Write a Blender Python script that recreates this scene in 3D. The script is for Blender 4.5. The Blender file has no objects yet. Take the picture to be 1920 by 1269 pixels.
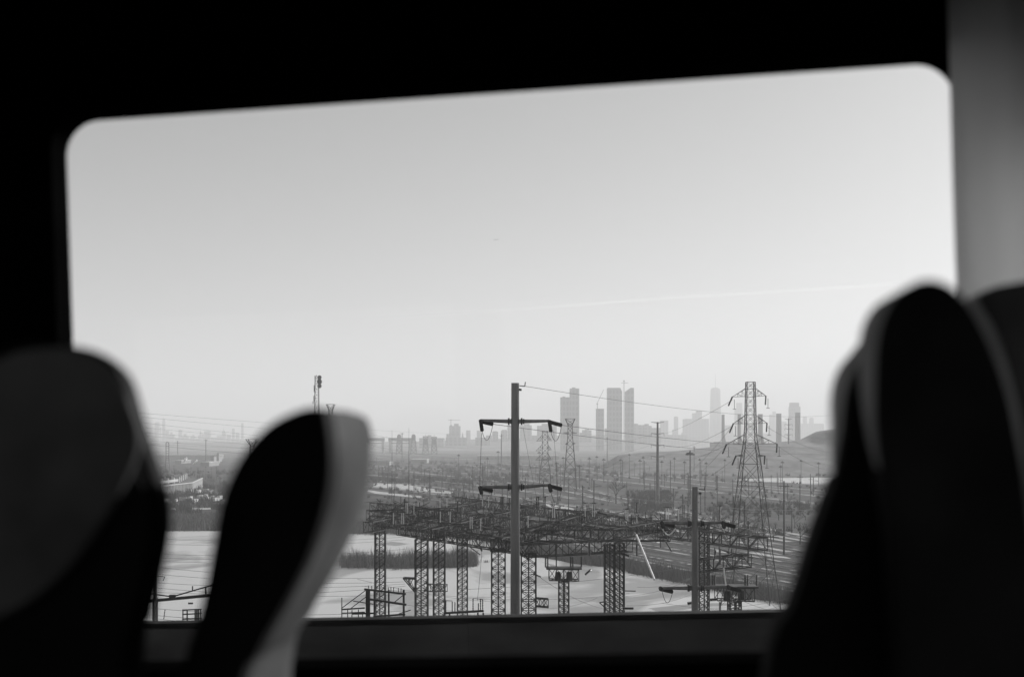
import bpy, bmesh, math, random
from mathutils import Vector, Matrix
random.seed(11)
R = math.radians
scene = bpy.context.scene
col = scene.collection

# ------------------------------------------------------------------ camera, world, sun, exposure
F = 2133.0          # focal length in pixels of the 1920 px wide photograph (40 mm)
HOR = 826.0         # horizon row
H = 40.0            # eye height above the marsh
cd = bpy.data.cameras.new('camera')
cam = bpy.data.objects.new('camera', cd); col.objects.link(cam)
cam.location = (0, 0, H); cam.rotation_euler = (R(90), 0, 0)
cd.sensor_width = 36; cd.lens = 36 * F / 1920
cd.shift_y = (HOR - 634.5) / 1920
cd.clip_start = 0.05; cd.clip_end = 120000
cd.dof.use_dof = True; cd.dof.focus_distance = 230; cd.dof.aperture_fstop = 40 / 15.5
cd.dof.aperture_blades = 0
scene.camera = cam

SUN_AZ, SUN_EL = 47.0, 24.0      # degrees right of the view direction, above the horizon
w = bpy.data.worlds.new('World'); scene.world = w; w.use_nodes = True
nt = w.node_tree; bg = nt.nodes['Background']
sky = nt.nodes.new('ShaderNodeTexSky'); sky.sky_type = 'NISHITA'; sky.sun_disc = False
sky.sun_elevation = R(SUN_EL); sky.sun_rotation = R(SUN_AZ); sky.altitude = 0
sky.air_density = 1.0; sky.dust_density = 0.7; sky.ozone_density = 1.0
bw = nt.nodes.new('ShaderNodeRGBToBW')
nt.links.new(sky.outputs[0], bw.inputs[0]); nt.links.new(bw.outputs[0], bg.inputs[0])
bg.inputs[1].default_value = 0.062
sl = bpy.data.lights.new('sun', 'SUN'); sl.energy = 4.0; sl.angle = R(0.53); sl.color = (1, 1, 1)
sun = bpy.data.objects.new('sun', sl); col.objects.link(sun)
sd = Vector((math.sin(R(SUN_AZ)) * math.cos(R(SUN_EL)), math.cos(R(SUN_AZ)) * math.cos(R(SUN_EL)), math.sin(R(SUN_EL))))
sun.rotation_euler = sd.to_track_quat('Z', 'Y').to_euler(); sun.location = (50, 0, 200)
scene.view_settings.view_transform = 'Standard'; scene.view_settings.look = 'None'
scene.view_settings.exposure = 0.77; scene.view_settings.gamma = 1.0
scene.cycles.volume_bounces = 2
scene.cycles.max_bounces = 8
scene.cycles.transparent_max_bounces = 16
scene.cycles.use_denoising = True
HAZE = 2.0e-4

# ------------------------------------------------------------------ helpers
def at(px, py, d):
    return Vector(((px - 960) / F * d, d, H + (HOR - py) / F * d))
def G(px, py, z=0.0):
    return at(px, py, F * (H - z) / (py - HOR))
def dep(py, z=0.0): return F * (H - z) / (py - HOR)

def mat(name, v, rough=0.7, var=0.25, scale=1.0, stretch=(1, 1, 1), metal=0.0, bump=0.0, spec=0.4):
    m = bpy.data.materials.new(name); m.use_nodes = True
    n = m.node_tree; b = n.nodes['Principled BSDF']
    b.inputs['Roughness'].default_value = rough; b.inputs['Metallic'].default_value = metal
    b.inputs['Specular IOR Level'].default_value = spec
    tc = n.nodes.new('ShaderNodeTexCoord'); mp = n.nodes.new('ShaderNodeMapping')
    mp.inputs['Scale'].default_value = stretch
    nz = n.nodes.new('ShaderNodeTexNoise'); nz.inputs['Scale'].default_value = scale; nz.inputs['Detail'].default_value = 6
    cr = n.nodes.new('ShaderNodeValToRGB')
    lo, hi = v * (1 - var), min(1, v * (1 + var))
    cr.color_ramp.elements[0].color = (lo, lo, lo, 1); cr.color_ramp.elements[0].position = 0.3
    cr.color_ramp.elements[1].color = (hi, hi, hi, 1); cr.color_ramp.elements[1].position = 0.7
    L = n.links.new
    L(tc.outputs['Object'], mp.inputs[0]); L(mp.outputs[0], nz.inputs[0]); L(nz.outputs[0], cr.inputs[0])
    L(cr.outputs[0], b.inputs['Base Color'])
    if bump:
        bp = n.nodes.new('ShaderNodeBump'); bp.inputs['Strength'].default_value = bump; bp.inputs['Distance'].default_value = 0.02
        L(nz.outputs[0], bp.inputs['Height']); L(bp.outputs[0], b.inputs['Normal'])
    return m

def facade(name, v, v2, sx, sz):
    """grid of windows on a far tower, object coordinates"""
    m = bpy.data.materials.new(name); m.use_nodes = True
    n = m.node_tree; b = n.nodes['Principled BSDF']; b.inputs['Roughness'].default_value = 0.6
    tc = n.nodes.new('ShaderNodeTexCoord'); sp = n.nodes.new('ShaderNodeSeparateXYZ')
    L = n.links.new; L(tc.outputs['Object'], sp.inputs[0])
    def band(out, period, duty):
        a = n.nodes.new('ShaderNodeMath'); a.operation = 'DIVIDE'; L(out, a.inputs[0]); a.inputs[1].default_value = period
        f = n.nodes.new('ShaderNodeMath'); f.operation = 'FRACT'; L(a.outputs[0], f.inputs[0])
        g = n.nodes.new('ShaderNodeMath'); g.operation = 'GREATER_THAN'; L(f.outputs[0], g.inputs[0]); g.inputs[1].default_value = duty
        return g.outputs[0]
    ad = n.nodes.new('ShaderNodeMath'); ad.operation = 'ADD'; L(sp.outputs[0], ad.inputs[0]); L(sp.outputs[1], ad.inputs[1])
    bx, bz = band(ad.outputs[0], sx, 0.4), band(sp.outputs[2], sz, 0.35)
    mu = n.nodes.new('ShaderNodeMath'); mu.operation = 'MULTIPLY'; L(bx, mu.inputs[0]); L(bz, mu.inputs[1])
    mx = n.nodes.new('ShaderNodeMix'); mx.data_type = 'RGBA'
    L(mu.outputs[0], mx.inputs[0]); mx.inputs[6].default_value = (v, v, v, 1); mx.inputs[7].default_value = (v2, v2, v2, 1)
    L(mx.outputs[2], b.inputs['Base Color'])
    return m

class MB:
    def __init__(s): s.v = []; s.f = []
    def add(s, vs, fs):
        o = len(s.v); s.v += [tuple(x) for x in vs]; s.f += [tuple(i + o for i in f) for f in fs]
    def bar(s, p, q, wd, h=None, caps=False):
        p = Vector(p); q = Vector(q); d = q - p
        if d.length < 1e-6: return
        d.normalize(); h = h or wd
        a = Vector((0, 0, 1)) if abs(d.z) < 0.95 else Vector((0, 1, 0))
        x = d.cross(a).normalized(); y = x.cross(d).normalized()
        c = [x * (i * wd / 2) + y * (j * h / 2) for i, j in ((-1, -1), (1, -1), (1, 1), (-1, 1))]
        s.add([p + k for k in c] + [q + k for k in c],
              [(0, 1, 5, 4), (1, 2, 6, 5), (2, 3, 7, 6), (3, 0, 4, 7)] + ([(3, 2, 1, 0), (4, 5, 6, 7)] if caps else []))
    def box(s, a, b):
        x0, y0, z0 = a; x1, y1, z1 = b
        s.add([(x0, y0, z0), (x1, y0, z0), (x1, y1, z0), (x0, y1, z0), (x0, y0, z1), (x1, y0, z1), (x1, y1, z1), (x0, y1, z1)],
              [(3, 2, 1, 0), (4, 5, 6, 7), (0, 1, 5, 4), (1, 2, 6, 5), (2, 3, 7, 6), (3, 0, 4, 7)])
    def cone(s, p, q, r0, r1, n=8, caps=True):
        p = Vector(p); q = Vector(q); d = (q - p).normalized()
        a = Vector((0, 0, 1)) if abs(d.z) < 0.95 else Vector((0, 1, 0))
        x = d.cross(a).normalized(); y = x.cross(d).normalized()
        v = []
        for c, r in ((p, r0), (q, r1)):
            for i in range(n):
                t = 2 * math.pi * (i + .5) / n; v.append(c + x * math.cos(t) * r + y * math.sin(t) * r)
        f = [(i, (i + 1) % n, n + (i + 1) % n, n + i) for i in range(n)]
        if caps: f += [tuple(range(n - 1, -1, -1)), tuple(range(n, 2 * n))]
        s.add(v, f)
    def tube(s, pts, r, n=4):
        for a, b in zip(pts[:-1], pts[1:]): s.cone(a, b, r, r, n, False)
    def prism(s, poly, z0, z1):
        n = len(poly)
        s.add([(x, y, z0) for x, y in poly] + [(x, y, z1) for x, y in poly],
              [(i, (i + 1) % n, n + (i + 1) % n, n + i) for i in range(n)] + [tuple(range(n - 1, -1, -1)), tuple(range(n, 2 * n))])
    def build(s, name, m, parent=None, org=None, smooth=False):
        o_ = Vector(org) if org is not None else (ORG.get(parent.name, Vector((0, 0, 0))) if parent else Vector((0, 0, 0)))
        me = bpy.data.meshes.new(name)
        me.from_pydata([(v[0] - o_.x, v[1] - o_.y, v[2] - o_.z) for v in s.v], [], s.f)
        me.update(); me.materials.append(m)
        if smooth:
            for p in me.polygons: p.use_smooth = True
        ob = bpy.data.objects.new(name, me); col.objects.link(ob)
        if parent: ob.parent = parent; ORG[ob.name] = o_
        elif org is not None: ob.location = o_; ORG[ob.name] = o_
        return ob
ORG = {}
def tag(o, label=None, cat=None, group=None, kind=None):
    if label: o['label'] = label
    if cat: o['category'] = cat
    if group: o['group'] = group
    if kind: o['kind'] = kind
    return o
def thing(name, label, cat, loc, group=None):
    o = bpy.data.objects.new(name, None); col.objects.link(o); o.location = loc; o.empty_display_size = 0.2
    ORG[o.name] = Vector(loc)
    return tag(o, label, cat, group)
def copy_tree(o, loc, label=None, rz=None, sc=None, group=None):
    c = o.copy(); col.objects.link(c); c.location = loc
    if rz is not None: c.rotation_euler = (0, 0, rz)
    if sc is not None: c.scale = (sc, sc, sc)
    if label: c['label'] = label
    if group: c['group'] = group
    for ch in list(o.children):
        d = ch.copy(); col.objects.link(d); d.parent = c
        for g in list(ch.children):
            e = g.copy(); col.objects.link(e); e.parent = d
    return c
def struct(name, mb, m): return tag(mb.build(name, m), kind='structure')

# materials -------------------------------------------------------
M = {}
M['galv'] = mat('galvanised_steel', 0.16, 0.55, 0.25, 0.6, metal=0.3)
M['pole'] = mat('weathered_steel', 0.17, 0.36, 0.42, 1.3, (1, 1, 0.12), metal=0.55)
M['steel'] = mat('dark_steel', 0.026, 0.6, 0.4, 0.5)
M['rust'] = mat('old_steel', 0.035, 0.7, 0.5, 0.8)
M['insul'] = mat('brown_porcelain', 0.03, 0.25, 0.2, 3)
M['pinsul'] = mat('grey_porcelain', 0.42, 0.3, 0.15, 3)
M['wire'] = mat('aluminium_wire', 0.06, 0.5, 0.1, 1)
M['white'] = mat('white_panel', 0.42, 0.6, 0.1, 0.3)
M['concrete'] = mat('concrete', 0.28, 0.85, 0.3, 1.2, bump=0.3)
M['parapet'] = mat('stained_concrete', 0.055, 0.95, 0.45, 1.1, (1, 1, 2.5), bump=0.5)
M['coping'] = mat('shaded_coping', 0.022, 0.95, 0.4, 2.0, bump=0.4, spec=0.1)  # shade put into the coping's colour, keeps its sunlit top dark
M['asphalt'] = mat('asphalt', 0.05, 0.9, 0.3, 2)
M['roof'] = mat('dark_roof', 0.07, 0.85, 0.5, 0.08)
M['wall'] = mat('grey_wall', 0.22, 0.8, 0.25, 0.05)
M['bark'] = mat('bare_bark', 0.05, 0.9, 0.3, 1)
M['reed'] = mat('dry_reed', 0.13, 0.9, 0.6, 0.9, (1, 1, .25))
M['scrub'] = mat('bare_scrub', 0.065, 0.95, 0.45, 0.05)
M['hill'] = mat('grassy_hill', 0.085, 0.95, 0.75, 0.06, (1, .5, 3))
M['snow'] = mat('old_snow', 0.42, 0.8, 0.35, 0.12)
M['ballast'] = mat('ballast', 0.09, 0.95, 0.45, 0.3)
M['rail'] = mat('rail_steel', 0.35, 0.35, 0.2, 0.2, metal=0.6)
M['tower_a'] = facade('glass_tower', 0.14, 0.05, 13, 21)
M['tower_b'] = facade('stone_tower', 0.19, 0.08, 19, 14)
M['stack'] = mat('brick_stack', 0.10, 0.9, 0.2, 0.02)
M['black'] = mat('black_plastic', 0.004, 1.0, 0.3, 4, spec=0.0)
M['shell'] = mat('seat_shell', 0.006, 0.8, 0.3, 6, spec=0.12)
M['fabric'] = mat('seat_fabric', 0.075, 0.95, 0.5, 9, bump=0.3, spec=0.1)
M['wing'] = mat('lit_streak_fabric', 0.68, 0.95, 0.3, 9, bump=0.3, spec=0.1)  # pale tone paints streaks of light onto the right-hand seats
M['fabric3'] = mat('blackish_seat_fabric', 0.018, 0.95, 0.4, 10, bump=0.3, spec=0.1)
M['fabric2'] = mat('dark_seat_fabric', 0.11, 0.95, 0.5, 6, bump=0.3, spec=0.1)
M['trim'] = mat('satin_trim', 0.6, 0.6, 0.08, 3)
M['track_snow'] = mat('dirty_snow', 0.3, 0.85, 0.4, 0.1)
M['rod'] = mat('glint_white', 0.8, 0.5, 0.05, 3)  # white tone paints glints as rods and along a jumper cable
M['steam'] = mat('steam', 0.9, 1, 0.05, 0.2)

def ground_mat():
    m = bpy.data.materials.new('marsh_ground'); m.use_nodes = True
    n = m.node_tree; b = n.nodes['Principled BSDF']; b.inputs['Roughness'].default_value = 0.95
    b.inputs['Specular IOR Level'].default_value = 0.1
    L = n.links.new
    tc = n.nodes.new('ShaderNodeTexCoord'); mp = n.nodes.new('ShaderNodeMapping')
    mp.inputs['Rotation'].default_value = (0, 0, R(-17)); L(tc.outputs['Object'], mp.inputs[0])
    def noise(scale, st, det=8):
        k = n.nodes.new('ShaderNodeMapping'); k.inputs['Scale'].default_value = st; L(mp.outputs[0], k.inputs[0])
        z = n.nodes.new('ShaderNodeTexNoise'); z.inputs['Scale'].default_value = scale; z.inputs['Detail'].default_value = det
        z.inputs['Roughness'].default_value = 0.65; L(k.outputs[0], z.inputs[0]); return z.outputs[0]
    a = noise(0.035, (1, .35, 1)); c = n.nodes.new('ShaderNodeValToRGB'); L(a, c.inputs[0])
    e = c.color_ramp.elements; e[0].position = .38; e[0].color = (.016, .016, .016, 1); e[1].position = .66; e[1].color = (.08, .08, .08, 1)
    s = noise(0.05, (1.3, .16, 1)); s2 = noise(0.004, (1, .5, 1), 3)
    mu = n.nodes.new('ShaderNodeMath'); mu.operation = 'MULTIPLY'; L(s, mu.inputs[0]); L(s2, mu.inputs[1])
    r = n.nodes.new('ShaderNodeValToRGB'); L(mu.outputs[0], r.inputs[0])
    r.color_ramp.elements[0].position = .325; r.color_ramp.elements[0].color = (0, 0, 0, 1)
    r.color_ramp.elements[1].position = .37; r.color_ramp.elements[1].color = (1, 1, 1, 1)
    mx = n.nodes.new('ShaderNodeMix'); mx.data_type = 'RGBA'; L(r.outputs[0], mx.inputs[0]); L(c.outputs[0], mx.inputs[6])
    mx.inputs[7].default_value = (.27, .27, .27, 1); L(mx.outputs[2], b.inputs['Base Color'])
    return m
M['ground'] = ground_mat()
def ice_mat():
    m = bpy.data.materials.new('snowy_ice'); m.use_nodes = True
    n = m.node_tree; b = n.nodes['Principled BSDF']; L = n.links.new
    tc = n.nodes.new('ShaderNodeTexCoord'); mp = n.nodes.new('ShaderNodeMapping'); L(tc.outputs['Object'], mp.inputs[0])
    mp.inputs['Scale'].default_value = (.8, .42, 1); mp.inputs['Location'].default_value = (3.3, 7.1, 0)
    z = n.nodes.new('ShaderNodeTexNoise'); z.inputs['Scale'].default_value = .028; z.inputs['Detail'].default_value = 7
    z.inputs['Distortion'].default_value = .6; L(mp.outputs[0], z.inputs[0])
    c = n.nodes.new('ShaderNodeValToRGB'); L(z.outputs[0], c.inputs[0])
    e = c.color_ramp.elements; e[0].position = .45; e[0].color = (.30, .30, .30, 1); e[1].position = .50; e[1].color = (.53, .53, .53, 1)
    L(c.outputs[0], b.inputs['Base Color'])
    b.inputs['Roughness'].default_value = .55; b.inputs['Specular IOR Level'].default_value = .25
    return m
M['ice'] = ice_mat()
M['lead'] = mat('bare_ice', 0.2, 0.35, 0.12, 0.2)

# ------------------------------------------------------------------ ground, ice, hills
g = MB(); E = 29500
g.add([(-E, -3000, 0), (E, -3000, 0), (E, E, 0), (-E, E, 0)], [(0, 1, 2, 3)])
struct('ground', g, M['ground'])

def flat(name, pix, z, m, kind='structure', wob=0.0, sub=0):
    pts = [G(a, b) for a, b in pix]
    if sub:
        out = []
        for i, p in enumerate(pts):
            q = pts[(i + 1) % len(pts)]
            for k in range(sub):
                t = k / sub; c = p.lerp(q, t)
                if k: c += Vector((random.uniform(-wob, wob), random.uniform(-wob, wob) * 1.5, 0))
                out.append(c)
        pts = out
    bm = bmesh.new(); vs = [bm.verts.new((p.x, p.y, z)) for p in pts]; f = bm.faces.new(vs)
    if f.normal.z < 0: f.normal_flip()
    bmesh.ops.triangulate(bm, faces=bm.faces[:])
    me = bpy.data.meshes.new(name); bm.to_mesh(me); bm.free(); me.materials.append(m)
    o = bpy.data.objects.new(name, me); col.objects.link(o)
    for p in me.polygons:
        if p.normal.z < 0: p.flip()
    return tag(o, kind=kind)

flat('frozen_pond', [(-300, 1500), (-300, 996), (240, 996), (430, 995), (560, 999), (700, 1001), (735, 997), (775, 1004), (905, 1012), (960, 1030),
                     (1010, 1044), (1090, 1058), (1140, 1062), (1200, 1078), (1300, 1097), (1400, 1121), (1480, 1132), (1600, 1150), (1600, 1500)], .02, M['ice'], wob=1.2, sub=7)
for pix in ([(1085, 1122), (1130, 1117), (1185, 1119), (1235, 1112), (1290, 1108), (1296, 1112), (1240, 1120), (1180, 1128), (1120, 1130)],
            [(1060, 1141), (1100, 1137), (1130, 1139), (1112, 1146), (1075, 1147)], [(700, 1018), (735, 1015), (770, 1019), (740, 1023)], [(1010, 1052), (1060, 1064), (1120, 1070), (1128, 1074), (1060, 1072)],
            [(1215, 1140), (1300, 1132), (1380, 1129), (1385, 1133), (1300, 1140), (1240, 1147)]):
    flat('bare_ice', pix, .035, M['lead'], wob=.7, sub=4)
# low grassy bank of the reed island
flat('reed_bank', [(640, 1064), (760, 1066), (850, 1064), (893, 1062), (890, 1052), (800, 1046), (700, 1047), (640, 1050)], .05, M['ballast'], wob=.8, sub=3)

def hill(name, x0, x1, d0, d1, d2, prof, m):
    """ridge heights prof(px) at depth d1, foot at d0 and d2"""
    mb = MB(); nx, ny = 90, 26; vs = []
    for j in range(ny + 1):
        t = j / ny; d = d0 + (d2 - d0) * t
        if d <= d1: k = math.sin(math.pi / 2 * (d - d0) / (d1 - d0)) ** 1.1
        else: k = math.cos(math.pi / 2 * (d - d1) / (d2 - d1))
        for i in range(nx + 1):
            px = x0 + (x1 - x0) * i / nx
            z = max(0, H - (prof(px) - HOR) / F * d1) * k
            x = (px - 960) / F * d1
            vs.append((x, d, z * (1 + .03 * math.sin(x * .05 + d * .03) + random.uniform(-.006, .006)) - .3))
    fs = [(j * (nx + 1) + i, j * (nx + 1) + i + 1, (j + 1) * (nx + 1) + i + 1, (j + 1) * (nx + 1) + i) for j in range(ny) for i in range(nx)]
    mb.add(vs, fs)
    o = mb.build(name, m, smooth=True); return tag(o, kind='structure')
def lerp_prof(tab):
    def f(px):
        for (a, ya), (b, yb) in zip(tab[:-1], tab[1:]):
            if a <= px <= b: return ya + (yb - ya) * (px - a) / (b - a)
        return tab[0][1] if px < tab[0][0] else tab[-1][1]
    return f
hill('landfill_hill', 1120, 2000, 1290, 1650, 1740, lerp_prof([(1120, 878), (1160, 853), (1200, 848.5), (1280, 843), (1340, 838), (1400, 832), (1435, 829), (1500, 826), (1520, 816), (1535, 808), (1600, 800), (1800, 806), (2000, 878)]), M['hill'])
hill('far_ridge', 120, 1300, 4600, 5600, 6600, lerp_prof([(120, 832), (300, 829), (470, 828), (560, 830), (800, 827), (900, 823), (1010, 821), (1110, 822), (1200, 826), (1300, 841)]), M['hill'])

# snow fields
for pix in ([(1374, 899), (1440, 896), (1570, 895), (1570, 905), (1500, 906.5), (1470, 904), (1420, 903)],
            [(1240, 885), (1320, 883), (1400, 884), (1560, 888), (1560, 890), (1400, 887.5), (1300, 886.5), (1240, 887)],
            [(1195, 886.5), (1235, 887), (1235, 889), (1195, 889)],
            [(1018, 944), (1060, 948), (1112, 965), (1108, 969), (1075, 964), (1035, 952)],
            [(1207, 953), (1260, 960), (1300, 966), (1300, 968), (1250, 964), (1207, 957)],
            [(700, 905), (760, 908), (850, 922), (846, 926), (790, 921), (700, 913)],
            [(690, 918), (740, 925), (800, 931), (800, 933), (720, 929), (690, 922)],
            [(1150, 1001), (1190, 1006), (1240, 1016), (1235, 1018), (1180, 1010)],
            [(1325, 992), (1355, 995), (1352, 998), (1328, 996)],
            [(295, 953), (420, 951), (420, 954), (295, 957)],
            [(1340, 1030), (1420, 1036), (1480, 1045), (1480, 1047), (1400, 1040), (1340, 1034)]):
    flat('snow_patch', pix, .06, M['snow'], wob=1.0, sub=4)

# ------------------------------------------------------------------ rail tracks and roads traced over the flats
def strip(pts, wd, z, mb, off=0.0, thick=0.0, gaps=0.0):
    n = len(pts)
    dirs = []
    for i in range(n):
        a = pts[max(0, i - 1)]; b = pts[min(n - 1, i + 1)]; d = (b - a); d.z = 0; dirs.append(d.normalized())
    L_, R_ = [], []
    for p, d in zip(pts, dirs):
        s = Vector((d.y, -d.x, 0)); c = p + s * off
        L_.append(c - s * wd / 2); R_.append(c + s * wd / 2)
    for i in range(n - 1):
        if gaps and random.random() < gaps: continue
        a, b, c, d = L_[i], R_[i], R_[i + 1], L_[i + 1]
        mb.add([(p.x, p.y, z) for p in (a, b, c, d)], [(0, 1, 2, 3) if (b - a).cross(c - a).z > 0 else (3, 2, 1, 0)])
        if thick:
            for p, q in ((a, d), (b, c)):
                mb.add([(p.x, p.y, z), (q.x, q.y, z), (q.x, q.y, z - thick), (p.x, p.y, z - thick)], [(0, 1, 2, 3)])
def smooth_path(pix, k=14):
    P = [G(a, b) for a, b in pix]; out = []
    P = [P[0] * 2 - P[1]] + P + [P[-1] * 2 - P[-2]]
    for i in range(1, len(P) - 2):
        a, b, c, d = P[i - 1:i + 3]
        for j in range(k):
            t = j / k
            out.append(0.5 * ((2 * b) + (c - a) * t + (2 * a - 5 * b + 4 * c - d) * t * t + (3 * b - a - 3 * c + d) * t ** 3))
    out.append(P[-2]); return out
TR = []
tracks = [
    [(600, 866), (690, 872), (780, 879), (860, 886), (960, 896), (1090, 915), (1162, 930), (1240, 946), (1340, 968), (1460, 992), (1560, 1010)],
    [(600, 871), (690, 877), (770, 884.5), (860, 894), (960, 905), (1060, 919), (1134, 935), (1230, 954), (1330, 975), (1450, 1000), (1560, 1020)],
    [(800, 868), (900, 874), (1010, 886), (1134, 900), (1200, 906), (1313, 919), (1420, 931), (1560, 947)],
    [(900, 866), (1000, 873), (1100, 884), (1200, 896), (1313, 908), (1440, 920), (1560, 932)],
    [(1000, 870), (1120, 879), (1240, 891), (1360, 904), (1560, 921)],
    [(700, 985), (840, 990), (995, 1002), (1134, 1018), (1213, 1030), (1300, 1045), (1400, 1064), (1480, 1078), (1560, 1094)],
    [(860, 996), (995, 1007), (1134, 1025), (1213, 1040), (1310, 1058), (1400, 1074), (1477, 1088), (1560, 1105)],
    [(995, 1014), (1134, 1034), (1210, 1050), (1310, 1070), (1420, 1091), (1540, 1116)],
    [(1100, 1006), (1213, 1020), (1300, 1033), (1400, 1050), (1480, 1065), (1560, 1080)],
    [(1160, 1003), (1230, 1011), (1320, 1024), (1410, 1040), (1500, 1057)],
    [(1200, 999), (1290, 1009), (1380, 1022), (1500, 1044)],
    [(690, 900), (760, 907), (850, 917), (960, 931), (1080, 948), (1200, 966), (1320, 985), (1500, 1016)],
    [(690, 912), (760, 919), (850, 930), (960, 944), (1080, 962), (1180, 978), (1330, 1003), (1500, 1035)],
    [(690, 890), (780, 898), (880, 908), (980, 920), (1090, 936)],
    [(690, 925), (770, 933), (850, 942), (960, 957)],
    [(250, 944), (330, 945), (420, 944), (520, 942)],
]
rb = MB(); rl = MB(); sn = MB()
for i, t in enumerate(tracks):
    P = smooth_path(t); TR.append(P)
    dz = .08 + .012 * i
    rb.__init__(); rl.__init__(); sn.__init__()
    strip(P, 4.2, dz, rb)
    bed = rb.build('railway_track', M['ballast']); tag(bed, kind='structure')
    for s in (-.75, .75): strip(P, .16, dz + .2, rl, off=s, thick=.17)
    rl.build('rail', M['rail'], bed)
    strip(P, 1.3, dz + .01, sn, off=random.choice((-2.9, 2.9)), gaps=.42)
    if i in (0, 1, 2, 3, 4, 11, 12, 13): strip(P, 3.4, dz + .01, sn, off=4.2, gaps=.16)
    tag(sn.build('track_snow', M['track_snow']), kind='structure')

# ------------------------------------------------------------------ lattice structures
def lattice(mb, cx, cy, prof, leg, br, square=True, rot=0.0, dx=1.0):
    """prof: list of (z, half width); cross-braced four-legged mast"""
    c, s = math.cos(rot), math.sin(rot)
    def corner(z, h, i):
        a, b = ((-1, -1), (1, -1), (1, 1), (-1, 1))[i]
        x, y = a * h * dx, b * h
        return Vector((cx + x * c - y * s, cy + x * s + y * c, z))
    for (z0, h0), (z1, h1) in zip(prof[:-1], prof[1:]):
        for i in range(4):
            j = (i + 1) % 4
            mb.bar(corner(z0, h0, i), corner(z1, h1, i), leg)
            mb.bar(corner(z0, h0, i), corner(z1, h1, j), br)
            mb.bar(corner(z0, h0, j), corner(z1, h1, i), br)
            mb.bar(corner(z1, h1, i), corner(z1, h1, j), br)
def levels(z0, z1, h0, h1, ratio=2.0):
    out = [(z0, h0)]; z = z0
    while True:
        h = h0 + (h1 - h0) * (z - z0) / (z1 - z0)
        z += max(.5, h * ratio)
        if z >= z1 - .3 * h: break
        out.append((z, h0 + (h1 - h0) * (z - z0) / (z1 - z0)))
    out.append((z1, h1)); return out
def truss(mb, p, q, hw, hh, leg, br, panels):
    """box truss beam between p and q"""
    p = Vector(p); q = Vector(q); d = (q - p).normalized()
    s = d.cross(Vector((0, 0, 1))).normalized() * hw; u = Vector((0, 0, hh))
    C = [s * a + u * b for a, b in ((-1, -1), (1, -1), (1, 1), (-1, 1))]
    for k in C: mb.bar(p + k, q + k, leg)
    for n in range(panels):
        a = p.lerp(q, n / panels); b = p.lerp(q, (n + 1) / panels)
        for i in range(4):
            j = (i + 1) % 4
            mb.bar(a + C[i], a + C[j], br)
            if n % 2: mb.bar(a + C[i], b + C[j], br)
            else: mb.bar(a + C[j], b + C[i], br)
    for i in range(4): mb.bar(q + C[i], q + C[(i + 1) % 4], br)
def insul(mb, p, q, r, n=8):
    """string of porcelain sheds"""
    p = Vector(p); q = Vector(q)
    mb.cone(p, q, r * .45, r * .45, 6)
    for i in range(n):
        a = p.lerp(q, (i + .2) / n); b = p.lerp(q, (i + .7) / n)
        mb.cone(a, b, r * 1.05, r * .55, 8)
def sagging(p, q, sag, n=18):
    p = Vector(p); q = Vector(q)
    return [p.lerp(q, i / n) - Vector((0, 0, sag * 4 * (i / n) * (1 - i / n))) for i in range(n + 1)]
def wire(p, q, sag, r, label, group, name='overhead_wire', m='wire'):
    mb = MB(); mb.tube(sagging(p, q, sag), r, 4)
    return tag(mb.build(name, M[m], org=Vector(p)), label, 'wire', group)
def hpix(px, py, d): return at(px, py, d)

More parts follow.
